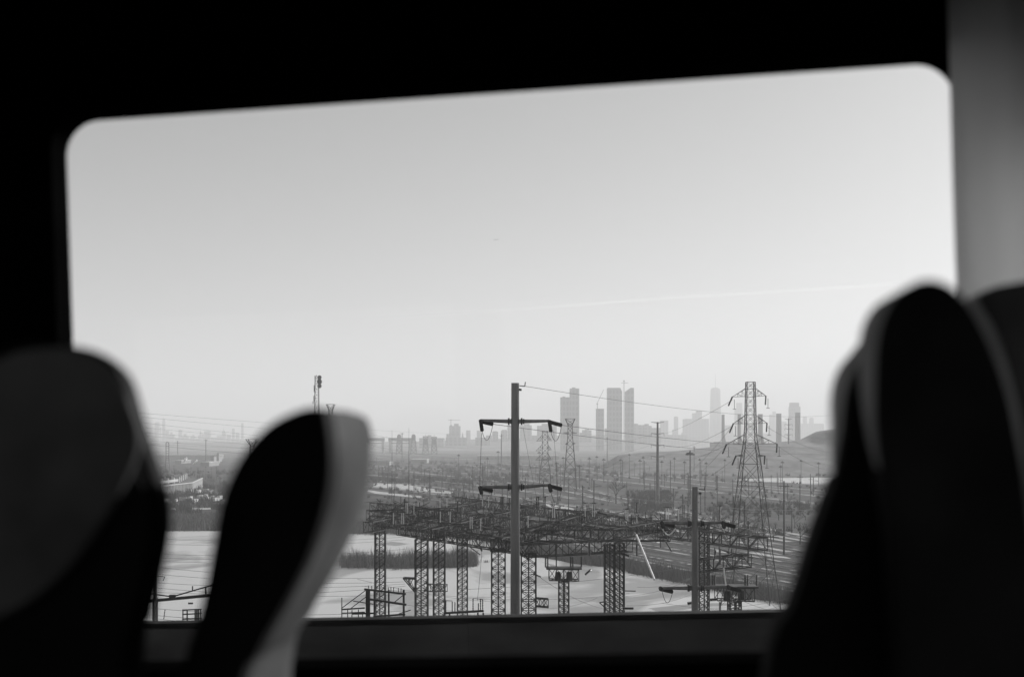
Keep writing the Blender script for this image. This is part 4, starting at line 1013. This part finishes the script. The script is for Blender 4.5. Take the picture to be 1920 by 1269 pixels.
blades('reeds', [([(200, 996), (300, 996), (430, 995), (560, 998)], [(200, 966), (300, 968), (430, 966), (560, 966)], 1)], 9000, 2.5, 5, .16, M['reed'], 'dark reed belt behind the left pond')
blades('reeds', [([(560, 1000), (700, 1003), (732, 1000), (775, 1006), (905, 1014), (960, 1032)], [(560, 985), (700, 980), (735, 985), (775, 985), (905, 992), (960, 1010)], 1)], 9000, 2, 4.5, .1, M['reed'], 'low scrub bank behind the reed island')
for px, py, lab in ((887, 1044, 'small dark reed tuft standing alone on the ice'), (912, 1054, 'tiny dark tuft on the ice near the central pole'), (742, 1068, 'tiny stump by the reed island shore')):
    mb = MB(); p = G(px, py); n_ = 90 if px == 887 else 25
    for _ in range(n_):
        a = p + Vector((random.gauss(0, .45), random.gauss(0, .45), 0)); mb.bar(a, a + Vector((random.gauss(0, .2), 0, random.uniform(.8, 1.7 if n_ > 50 else .7))), .07)
    tag(mb.build('reed_tuft', M['reed'], org=p), lab, 'reed tuft')

def bare_tree(ht, seed, name='bare_tree'):
    rng = random.Random(seed); mb = MB(); tk = MB()
    def grow(p, d, l, r, lv, b):
        q = p + d * l
        r = max(r, ht * .0028); b.cone(p, q, r, r * .75, 5 if lv < 2 else 3, False)
        if lv >= 5: return
        for _ in range(3 if lv < 4 else 2):
            a = Vector((rng.gauss(0, .5), rng.gauss(0, .5), rng.gauss(.12, .25)))
            nd = (d + a).normalized()
            grow(p.lerp(q, rng.uniform(.6, 1)), nd, l * rng.uniform(.62, .85), r * .6, lv + 1, mb)
    grow(Vector((0, 0, 0)), Vector((rng.gauss(0, .05), 0, 1)).normalized(), ht * .25, ht * .02, 0, tk)
    return tk, mb
def place_tree(ht, seed, p, label, group=None):
    t = thing('bare_tree', label, 'tree', (0, 0, 0), group)
    tk, mb = bare_tree(ht, seed); tk.build('trunk', M['bark'], t); mb.build('crown', M['bark'], t); t.location = p; return t
place_tree(24, 3, G(1155, 944), 'largest bare spreading tree, left of the four-armed pale pole')
trees = [place_tree(10, s, G(1205, 950), 'small leafless tree in the scrub near the tracks', 'small bare trees on the flats') for s in (5, 8, 13)]
trees[1].location = G(1222, 944); trees[2].location = G(1238, 952)
tl = 'small leafless tree in the scrub near the tracks'
for a, b, s in [(1192, 946, 1), (1180, 940, .9), (1262, 950, 1.1), (1275, 958, 1), (1125, 940, .7), (1140, 948, .8), (1345, 975, 1.1), (1400, 980, 1), (1430, 985, 1.2), (1460, 975, 1.1), (1490, 990, 1.2), (1510, 975, 1.2), (1440, 960, 1), (1480, 955, 1.1), (700, 890, 1), (716, 888, 1.1), (730, 893, 1), (750, 890, 1), (765, 896, 1), (790, 892, 1), (812, 900, .9), (840, 880, 1), (860, 879, 1), (830, 877, 1),
                 (390, 905, 1.2), (400, 912, 1.2), (412, 906, 1.2), (420, 915, 1.2), (380, 890, 1.1), (365, 893, 1.1), (350, 888, 1.1), (330, 890, 1.2), (310, 895, 1.2), (300, 889, 1.2), (880, 925, .8), (860, 930, .8), (1060, 1003, .8), (1090, 1000, .8), (1120, 990, .8), (1240, 990, .9), (1280, 985, .9), (1170, 990, .9), (1200, 985, .9), (1325, 1000, 1), (1400, 1010, 1.1), (1450, 1015, 1.1), (1500, 1020, 1.1)]:
    copy_tree(random.choice(trees), G(a, b), tl, rz=random.uniform(0, 6), sc=s * random.uniform(.8, 1.25), group='small bare trees on the flats')

def scrub(name, regions, label):
    V = []; Fc = []
    for (x0, x1, y0, y1, n, s) in regions:
        for _ in range(n):
            px = random.uniform(x0, x1); py = random.uniform(y0, y1); c = G(px, py); w_ = random.uniform(.6, 1.6) * s
            if math.sin(c.x * .021 + 1.3) * math.sin(c.y * .012 + c.x * .01) < random.uniform(-.7, .25): continue
            for _ in range(22):
                an = random.uniform(0, 6.283); rr = w_ * random.random() ** .5 * 1.6; h = w_ * random.uniform(.5, 1.7)
                a = Vector((c.x + rr * .5 * math.cos(an), c.y + rr * .5 * math.sin(an), 0)); b = a + Vector((random.gauss(0, .5) * w_, random.gauss(0, .4) * w_, h))
                t_ = .035 * s + .00009 * c.y
                k = len(V); V += [tuple(a), (a.x + t_ * 2, a.y, 0), (b.x + t_, b.y, b.z), (b.x, b.y, b.z)]; Fc.append((k, k + 1, k + 2, k + 3))
    mb = MB(); mb.v = V; mb.f = Fc
    return tag(mb.build(name, M['scrub']), label, 'scrub', kind='stuff')
scrub('scrub', [(690, 1000, 905, 1000, 520, 1.3), (690, 960, 866, 905, 420, 2.2), (960, 1560, 905, 1000, 420, 1.1), (960, 1560, 870, 905, 260, 1.6), (1000, 1300, 960, 1020, 250, 1.0), (1185, 1260, 922, 960, 260, 1.4), (1330, 1560, 945, 1005, 420, 1.3), (250, 470, 880, 965, 700, 2.2), (960, 1560, 872, 893, 300, 2.0)], 'leafless scrub scattered over the flats beyond the ice')

# steam
for px, py, r, lab in ((348, 863, 6, 'larger white steam puff rising on the left plain'), (366, 867, 4, 'smaller white steam puff right of the first')):
    d = dep(870); mb = bmesh.new(); rng = random.Random(int(px))
    for i in range(9):
        c = at(px + (i - 5) * .9, py + 3 - i * .9, d); s = r / F * d * rng.uniform(.25, .42) * (.6 + i * .08)
        bmesh.ops.create_icosphere(mb, subdivisions=3, radius=s, matrix=Matrix.Translation(c - at(px, py, d) + Vector((rng.gauss(0, s * .4), rng.gauss(0, s), rng.gauss(0, s * .3)))))
    me = bpy.data.meshes.new('steam_plume'); mb.to_mesh(me); mb.free(); 
    for p in me.polygons: p.use_smooth = True
    me.materials.append(M['steam']); o = bpy.data.objects.new('steam_plume', me); o.location = at(px, py, d); col.objects.link(o); tag(o, lab, 'steam')

# ------------------------------------------------------------------ in the sky: aeroplane and contrail
c = at(930, 449.5, 7600)
t = thing('aeroplane', 'tiny airliner high in the empty sky', 'aeroplane', c)
mb = MB(); mb.cone(c + Vector((-18, 0, -1.5)), c + Vector((14, 0, 1.2)), 1.2, 2.0, 8); mb.cone(c + Vector((14, 0, 1.2)), c + Vector((18, 0, 1.5)), 2.0, .4, 8); mb.build('fuselage', M['steel'], t)
mb = MB()
for s in (-1, 1): mb.bar(c + Vector((2, 0, 0)), c + Vector((-6, s * 17, 1.5)), 4, .5, True)
mb.build('wing', M['steel'], t)
mb = MB(); mb.bar(c + Vector((-16, 0, 0)), c + Vector((-19, 0, 5)), 3, .4, True); mb.build('tail_fin', M['steel'], t)
ct = bpy.data.materials.new('contrail_ice'); ct.use_nodes = True; n = ct.node_tree; n.nodes.clear()
o_ = n.nodes.new('ShaderNodeOutputMaterial'); mx = n.nodes.new('ShaderNodeMixShader'); tr_ = n.nodes.new('ShaderNodeBsdfTransparent'); df = n.nodes.new('ShaderNodeBsdfTranslucent'); df.inputs[0].default_value = (.9, .9, .9, 1)
tc = n.nodes.new('ShaderNodeTexCoord'); nz = n.nodes.new('ShaderNodeTexNoise'); nz.inputs['Scale'].default_value = .0012; nz.inputs['Detail'].default_value = 4
mr = n.nodes.new('ShaderNodeMapRange'); mr.inputs[1].default_value = .3; mr.inputs[2].default_value = .75; mr.inputs[3].default_value = 0.04; mr.inputs[4].default_value = .085
n.links.new(tc.outputs['Object'], nz.inputs[0]); n.links.new(nz.outputs[0], mr.inputs[0]); n.links.new(mr.outputs[0], mx.inputs[0])
n.links.new(tr_.outputs[0], mx.inputs[1]); n.links.new(df.outputs[0], mx.inputs[2]); n.links.new(mx.outputs[0], o_.inputs[0])
a = at(660, 600, 2500 * F / (826 - 600)); b = at(1900, 516, 2500 * F / (826 - 516))
mb = MB(); pts = [a.lerp(b, i / 40) + Vector((0, 0, 10 * math.sin(i * .35))) for i in range(41)]
for i in range(40):
    r0, r1 = 4 + 13 * min(1, i / 14), 4 + 13 * min(1, (i + 1) / 14)
    mb.cone(pts[i], pts[i + 1], r0, r1, 8, False)
tag(mb.build('contrail', ct, org=a), 'long thin white contrail slanting up to the right across the sky', 'contrail')

# ------------------------------------------------------------------ bridge and bus, in the bus's own frame (3.2 % grade, turned 6 degrees)
yaw = R(-6.1); gr = .035
U = Vector((math.cos(yaw), math.sin(yaw), gr)).normalized()
N_ = Vector((-math.sin(yaw), math.cos(yaw), 0)).normalized()
W = U.cross(N_).normalized()
FR = Matrix(((U.x, N_.x, W.x, 0), (U.y, N_.y, W.y, 0), (U.z, N_.z, W.z, H), (0, 0, 0, 1)))
RT = FR.to_3x3().transposed()
def loc(px, py, n):
    v = RT @ Vector(((px - 960) / F, 1, (HOR - py) / F)); return v * (n / v.y)
def fthing(name, label, cat, p=(0, 0, 0), group=None):
    o = bpy.data.objects.new(name, None); col.objects.link(o); o.matrix_world = FR @ Matrix.Translation(Vector(p)); ORG[o.name] = Vector(p)
    return tag(o, label, cat, group)
# road deck
mb = MB(); mb.box((-220, -5, -3.3), (220, 9.35, -2.75)); o = mb.build('road', M['asphalt']); o.matrix_world = FR; tag(o, kind='structure')
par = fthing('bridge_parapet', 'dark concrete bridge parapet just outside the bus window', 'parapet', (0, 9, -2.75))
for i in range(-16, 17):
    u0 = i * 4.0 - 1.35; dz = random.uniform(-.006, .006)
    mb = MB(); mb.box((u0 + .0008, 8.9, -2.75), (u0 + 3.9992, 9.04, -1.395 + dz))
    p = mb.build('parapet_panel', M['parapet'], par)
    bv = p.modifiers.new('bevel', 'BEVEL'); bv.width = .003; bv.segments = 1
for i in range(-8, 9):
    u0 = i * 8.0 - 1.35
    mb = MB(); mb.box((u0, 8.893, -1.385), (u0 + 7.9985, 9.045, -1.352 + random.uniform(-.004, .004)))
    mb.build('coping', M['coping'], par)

# bus shell
bus = fthing('bus', 'dark bus cabin framing the view through its rounded side window', 'bus', (0, 2, -1.3))
u0w, u1w, w0w, w1w = loc(127, 430, 2.03).x - .012, loc(1796, 350, 2.03).x + .012, loc(960, 1229, 2.03).z - .012, loc(960, 172, 2.03).z + .012
def rloop(a, b, c, d, r, k=10):
    pts = []
    for cx, cz, s in ((b - r, d - r, 0), (a + r, d - r, 1), (a + r, c + r, 2), (b - r, c + r, 3)):
        for i in range(k + 1):
            t_ = math.pi / 2 * (s + i / k); pts.append((cx + r * math.cos(t_), cz + r * math.sin(t_)))
    return pts
def panel(mb, rect, win, r, n0, n1):
    a, b, c, d = rect; p, q, e, f = win
    for x0, x1, z0, z1 in ((a, p, c, d), (q, b, c, d), (p, q, c, e), (p, q, f, d)): mb.box((x0, n0, z0), (x1, n1, z1))
    L1 = rloop(*win, r); m = len(L1) // 4
    for i, (cx, cz) in enumerate(((q, f), (p, f), (p, e), (q, e))):   # rounded corner fillets
        arc = L1[i * m:(i + 1) * m]
        for u, v in zip(arc[:-1], arc[1:]):
            mb.add([(cx, n0, cz), (u[0], n0, u[1]), (v[0], n0, v[1]), (cx, n1, cz), (u[0], n1, u[1]), (v[0], n1, v[1])], [(0, 1, 2), (5, 4, 3), (1, 2, 5, 4)])
RECT1 = (-2.6, .5725, -1.3, 1.0); RECT2 = (.5725, 3.4, -1.3, 1.0)
WIN1 = (u0w, u1w, w0w, w1w); WIN2 = (.584, 2.4, -.375, .46)
mb = MB(); 
for rc, wn in ((RECT1, WIN1), (RECT2, WIN2)):
    panel(mb, rc, wn, .075, 2.0, 2.03)
mb.build('side_wall', M['black'], bus)
mb = MB(); mb.box((-2.6, -.75, 1.0), (3.4, 2.07, 1.06)); mb.build('roof', M['black'], bus)
mb = MB(); mb.box((-2.6, -.75, -1.36), (3.4, 2.07, -1.3)); mb.build('floor', M['black'], bus)
mb = MB()
for a in ((-2.6, -1.36, 3.4, -.375), (-2.6, .62, 3.4, 1.06), (-2.6, -.375, -2.2, .62), (-.75, -.375, -.55, .62), (1.1, -.375, 1.3, .62), (3.0, -.375, 3.4, .62)):
    mb.box((a[0], -.81, a[1]), (a[2], -.75, a[3]))
mb.build('aisle_wall', M['black'], bus)
for a, b in ((-2.66, -2.6), (3.4, 3.46)):
    mb = MB(); mb.box((a, -.81, -1.36), (b, 2.07, 1.06)); mb.build('bulkhead', M['black'], bus)
# rounded cove under the roof
mb = MB(); pr = [(2.0, .95), (1.99, .96), (1.95, .97), (1.85, .98), (1.6, .97), (1.3, 1.0), (2.0, 1.0)]
k = len(pr); mb.add([(-2.6, a, b) for a, b in pr] + [(3.4, a, b) for a, b in pr], [(i, (i + 1) % k, k + (i + 1) % k, k + i) for i in range(k)]); mb.build('ceiling_cove', M['black'], bus)
# rubber gaskets
for wn in (WIN1, WIN2):
    mb = MB(); L1 = rloop(wn[0] - (.02 if wn is WIN1 else .003), wn[1] + (.003 if wn is WIN1 else .02), wn[2] - .02, wn[3] + .02, .08); L2 = rloop(wn[0] + .012, wn[1] - .012, wn[2] + .012, wn[3] - .012, .065); L3 = rloop(wn[0] + .002, wn[1] - .002, wn[2] + .002, wn[3] - .002, .075); k = len(L1)
    for La, na, Lb, nb in ((L1, 2.0, L1, 1.996), (L1, 1.996, L3, 1.996), (L3, 1.996, L2, 2.029), (L2, 2.029, L2, 2.036)):
        mb.add([(p[0], na, p[1]) for p in La] + [(p[0], nb, p[1]) for p in Lb], [(i, (i + 1) % k, k + (i + 1) % k, k + i) for i in range(k)])
    mb.build('window_gasket', M['black'], bus)
gm = bpy.data.materials.new('window_glass'); gm.use_nodes = True; n = gm.node_tree; n.nodes.clear()
o_ = n.nodes.new('ShaderNodeOutputMaterial'); mx = n.nodes.new('ShaderNodeMixShader'); tr_ = n.nodes.new('ShaderNodeBsdfTransparent'); gl_ = n.nodes.new('ShaderNodeBsdfGlossy'); gl_.inputs['Roughness'].default_value = .02
tr_.inputs[0].default_value = (.93, .93, .93, 1); mx.inputs[0].default_value = .016
n.links.new(tr_.outputs[0], mx.inputs[1]); n.links.new(gl_.outputs[0], mx.inputs[2]); n.links.new(mx.outputs[0], o_.inputs[0])
for wn in (WIN1, WIN2):
    mb = MB(); L1 = rloop(*wn, .075); mb.add([(p[0], 2.036, p[1]) for p in L1], [tuple(range(len(L1)))]); mb.build('window_pane', gm, bus)
# added backlit cloth beside the window, put in for its glow
cm_ = bpy.data.materials.new('glow_cloth_mat'); cm_.use_nodes = True; n = cm_.node_tree; n.nodes.clear()
o_ = n.nodes.new('ShaderNodeOutputMaterial'); mx = n.nodes.new('ShaderNodeMixShader'); tl_ = n.nodes.new('ShaderNodeBsdfTranslucent'); df = n.nodes.new('ShaderNodeBsdfDiffuse')
tl_.inputs[0].default_value = (.85, .85, .85, 1); df.inputs[0].default_value = (.35, .35, .35, 1); mx.inputs[0].default_value = .45
n.links.new(tl_.outputs[0], mx.inputs[1]); n.links.new(df.outputs[0], mx.inputs[2]); n.links.new(mx.outputs[0], o_.inputs[0])
bm_ = cm_.copy(); bm_.name = 'diffuser_cloth'; bm_.node_tree.nodes['Translucent BSDF'].inputs[0].default_value = (.9, .9, .9, 1); bm_.node_tree.nodes['Mix Shader'].inputs[0].default_value = .1
mb = MB(); mb.box((.598, 1.985, -.36), (2.38, 1.987, .445)); mb.build('glow_diffuser', bm_, bus)  # added translucent sheet, spreads soft light onto the cloth from behind
ctn = fthing('glow_cloth', 'added backlit cloth for the glow at the right edge of the bus window', 'glow_cloth', (.66, 1.95, .65))
mb = MB(); nu = 60; V = []
for j in range(13):
    for i in range(nu + 1):
        u_ = .518 + .19 * i / nu; V.append((u_ + .0015 * math.sin(j * .8), 1.87 + .0009 * math.sin(u_ * 120 + .25 * math.sin(j * .7)) + .002 * math.sin(u_ * 71), .93 - 1.3 * j / 12))
mb.add(V, [(j * (nu + 1) + i, j * (nu + 1) + i + 1, (j + 1) * (nu + 1) + i + 1, (j + 1) * (nu + 1) + i) for j in range(12) for i in range(nu)])
mb.build('cloth', cm_, ctn, smooth=True)
mb = MB(); mb.cone((.52, 1.87, .94), (1.2, 1.87, .94), .009, .009, 10); mb.build('rail', M['black'], ctn)

# seats: profiles traced at the near side panel, extruded across the seat's width
def clip(poly, zc, up):
    out = []; k = len(poly)
    for i in range(k):
        a, b = poly[i], poly[(i + 1) % k]; ia, ib = (a[1] >= zc) == up, (b[1] >= zc) == up
        if ia: out.append(a)
        if ia != ib:
            t = (zc - a[1]) / (b[1] - a[1]); out.append((a[0] + (b[0] - a[0]) * t, zc))
    return out
def seat(name_, label, outline, n0, n1, cover, side, base_u, bev=.02, split=None, thin=.03, loft=None):
    P = [loc(a, b, n0) for a, b in outline]
    poly = [(p.x, p.z) for p in P]
    root = fthing('passenger_chair', label, 'bus seat', (base_u, (n0 + n1) / 2, -1.3), 'bus seats')
    k = len(poly)
    def ext(a, b, m, nm, poly=poly, bw_=bev, zt=None):
        k = len(poly); mb = MB(); mb.add([(x, a, z) for x, z in poly] + [(x, b if zt is None else a + .004 + (b - a - .004) * min(1, max(0, (z - zt) / .16)) ** .8, z) for x, z in poly], [tuple(range(k)), tuple(range(2 * k - 1, k - 1, -1))] + [((i + 1) % k, i, k + i, k + (i + 1) % k) for i in range(k)])
        o = mb.build(nm, m, root, smooth=True)
        md = o.modifiers.new('bevel', 'BEVEL'); md.width = bw_; md.segments = 4; md.limit_method = 'ANGLE'; md.angle_limit = R(50); 
        return o
    ext(n0, n0 + thin, M[side], 'side_panel', bw_=min(.008, thin * .4))
    cx = sum(p[0] for p in poly) / k; cz = sum(p[1] for p in poly) / k
    if loft:
        cz_ = [Vector(p) for p in poly]; ar = sum(a.x * b.y - b.x * a.y for a, b in zip(cz_, cz_[1:] + cz_[:1])); sg = 1 if ar > 0 else -1
        def ring(off):
            out = []
            for i in range(k):
                a, b = cz_[i - 2], cz_[(i + 2) % k]; d_ = (b - a).normalized(); out.append((cz_[i].x - sg * d_.y * off, cz_[i].y + sg * d_.x * off))
            return out
        fr_ = ((0, 0), (.4, 0), (.62, .06), (.8, .2), (.92, .45), (1, .8)); mb = MB(); nn = len(fr_); Vv = []
        for t_, o_ in fr_: Vv += [(x, n0 + thin + .001 + (n1 - n0 - thin) * t_, z) for x, z in ring(loft * o_)]
        mb.add(Vv, [((i + 1) % k + j * k, i + j * k, i + (j + 1) * k, (i + 1) % k + (j + 1) * k) for j in range(nn - 1) for i in range(k)] + [tuple(range(nn * k - 1, (nn - 1) * k - 1, -1))])
        mb.build('backrest', M[cover], root, smooth=True)
    elif split is None: ext(n0 + .031, n1, M[cover], 'backrest')
    else:
        zc = loc(1700, split, n0).z; ext(n0 + .031, n1, M[cover], 'headrest', clip(poly, zc, True), zt=zc); ext(n0 + .031, n0 + .06, M['shell'], 'backrest', clip(poly, zc - .003, False))  # light fading downward painted in: pale tapering top, dark lower part
    # seat cushion and base below, out of the picture
    mb = MB(); mb.box((base_u - .28, n0 + .01, -.86), (base_u + .28, n1, -.72)); c_ = mb.build('seat_cushion', M['fabric2'], root); md = c_.modifiers.new('b', 'BEVEL'); md.width = .04; md.segments = 3
    mb = MB(); mb.box((base_u - .2, n0 + .08, -1.3), (base_u + .2, n1 - .08, -.86)); mb.build('pedestal', M['shell'], root)
    return root
def bez(pts, k=5):
    out = []; n = len(pts)
    for i in range(n):
        a, b, c, d = [Vector(pts[(i + j) % n]) for j in (-1, 0, 1, 2)]
        for j in range(k):
            t_ = j / k; out.append(tuple(.5 * ((2 * b) + (c - a) * t_ + (2 * a - 5 * b + 4 * c - d) * t_ * t_ + (3 * b - a - 3 * c + d) * t_ ** 3)))
    return out
# middle seat
seat('bus_seat', 'middle bus seat with a black side and a pale lit edge', bez([(200, 1900), (290, 1400), (335, 1260), (375, 1130), (396, 1020), (415, 930), (450, 855), (500, 798), (560, 768), (600, 766), (612, 790), (618, 870), (606, 950), (576, 1040), (530, 1130), (480, 1220), (440, 1330), (400, 1900)]), 1.12, 1.39, 'fabric', 'shell', -.35, .025, loft=.042)
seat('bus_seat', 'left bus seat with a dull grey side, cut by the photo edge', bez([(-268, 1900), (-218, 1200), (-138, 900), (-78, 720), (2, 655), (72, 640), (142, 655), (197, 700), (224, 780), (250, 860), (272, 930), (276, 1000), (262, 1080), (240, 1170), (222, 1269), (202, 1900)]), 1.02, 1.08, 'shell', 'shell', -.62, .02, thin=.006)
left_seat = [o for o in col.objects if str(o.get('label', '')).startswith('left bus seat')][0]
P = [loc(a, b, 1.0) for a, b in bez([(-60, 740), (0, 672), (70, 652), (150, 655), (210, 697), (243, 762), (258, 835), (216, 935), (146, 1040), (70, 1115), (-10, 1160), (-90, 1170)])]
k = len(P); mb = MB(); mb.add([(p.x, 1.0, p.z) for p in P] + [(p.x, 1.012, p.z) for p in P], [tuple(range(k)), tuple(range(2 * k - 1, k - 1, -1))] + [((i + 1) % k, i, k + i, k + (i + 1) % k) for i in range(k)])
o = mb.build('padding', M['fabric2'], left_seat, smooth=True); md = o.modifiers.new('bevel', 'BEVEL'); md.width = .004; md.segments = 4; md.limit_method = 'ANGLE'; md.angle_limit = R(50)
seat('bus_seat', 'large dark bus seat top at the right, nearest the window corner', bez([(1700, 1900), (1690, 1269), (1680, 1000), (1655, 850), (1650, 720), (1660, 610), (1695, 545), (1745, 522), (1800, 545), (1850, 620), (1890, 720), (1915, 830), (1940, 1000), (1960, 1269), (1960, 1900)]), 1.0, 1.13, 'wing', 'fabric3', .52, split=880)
seat('bus_seat', 'right bus seat with painted vertical light streaks beside the large dark one', bez([(1400, 1900), (1440, 1269), (1490, 1130), (1530, 1000), (1566, 900), (1582, 820), (1592, 740), (1612, 685), (1645, 645), (1680, 620), (1720, 700), (1740, 900), (1740, 1269), (1700, 1900)]), 1.12, 1.29, 'wing', 'shell', .42, split=880)
seat('bus_seat', 'farthest right bus seat showing only its slanting edge painted as lit', bez([(1960, 1900), (1960, 1269), (1950, 1000), (1935, 830), (1908, 700), (1876, 610), (1845, 552), (1900, 530), (2000, 525), (2200, 560), (2300, 900), (2300, 1900)]), 1.35, 1.53, 'wing', 'fabric2', .62)

# each repeat's label tells which one it is, counted as the photo shows them
ORD = ['first', 'second', 'third', 'fourth', 'fifth', 'sixth', 'seventh', 'eighth', 'ninth', 'tenth', 'eleventh', 'twelfth', 'thirteenth', 'fourteenth', 'fifteenth', 'sixteenth', 'seventeenth', 'eighteenth', 'nineteenth', 'twentieth']
ORD += ['twenty-' + o for o in ORD[:9]] + ['thirtieth'] + ['thirty-' + o for o in ORD[:9]] + ['fortieth'] + ['forty-' + o for o in ORD[:9]] + ['fiftieth']
bpy.context.view_layer.update()
def number(group, start, text, key):
    L_ = [o for o in col.objects if o.get('group') == group and o.get('category') and str(o.get('label', '')).startswith(start)]
    L_.sort(key=key)
    for o, w_ in zip(L_, ORD): o['label'] = text % w_
scr = lambda o: o.matrix_world.translation.x / o.matrix_world.translation.y
number('lamp masts over the rail yard', 'slim yard', 'slim hazy yard lamp mast, %s of them from the left', scr)
number(gl, 'pale slender', 'pale slender post insulator on the beams, %s of them from the left', scr)
number(gd, 'dark thick', 'dark thick post insulator on the beams, %s of them from the left', scr)
number('timber poles over the flats', 'plain thin', 'plain thin pole with a short crossbar, %s of them from the left', scr)
number('trailers parked by the ribbed hall', 'pale box', 'pale box trailer near the white ribbed hall, %s of them from the left', scr)
hz_ = lambda o: -(o.matrix_world.translation.z - H) / o.matrix_world.translation.y
number('small bare trees on the flats', 'small leafless', 'small leafless tree in the scrub, %s of them from the left', scr)
number('goods wagons standing on the far tracks', 'dark box wagon', 'dark box wagon on the hazy yard tracks, %s of them from the left', scr)
number(gp, 'thin wire', 'thin wire crossing the pond between the left seats, %s from the top', hz_)
number('lines across the left skyline', 'long thin', 'long thin line dropping across the left skyline, %s from the top', hz_)
number(gq, 'thin slack', 'thin slack wire low across the switchyard, %s counted from the left end', scr)
number(gf, 'faint slack', 'faint slack transmission line in the haze, %s from the top at its start', hz_)

# ------------------------------------------------------------------ haze
hm = bpy.data.materials.new('haze'); hm.use_nodes = True; n = hm.node_tree; n.nodes.clear()
o_ = n.nodes.new('ShaderNodeOutputMaterial'); pv = n.nodes.new('ShaderNodeVolumePrincipled')
pv.inputs['Color'].default_value = (.96, .96, .96, 1); pv.inputs['Density'].default_value = HAZE; pv.inputs['Anisotropy'].default_value = .1
n.links.new(pv.outputs[0], o_.inputs['Volume'])
mb = MB(); mb.box((-29800, -3100, -1.0), (29800, 29800, 620))
tag(mb.build('haze', hm), 'thin pale haze over the flats and the city', 'haze', kind='stuff')
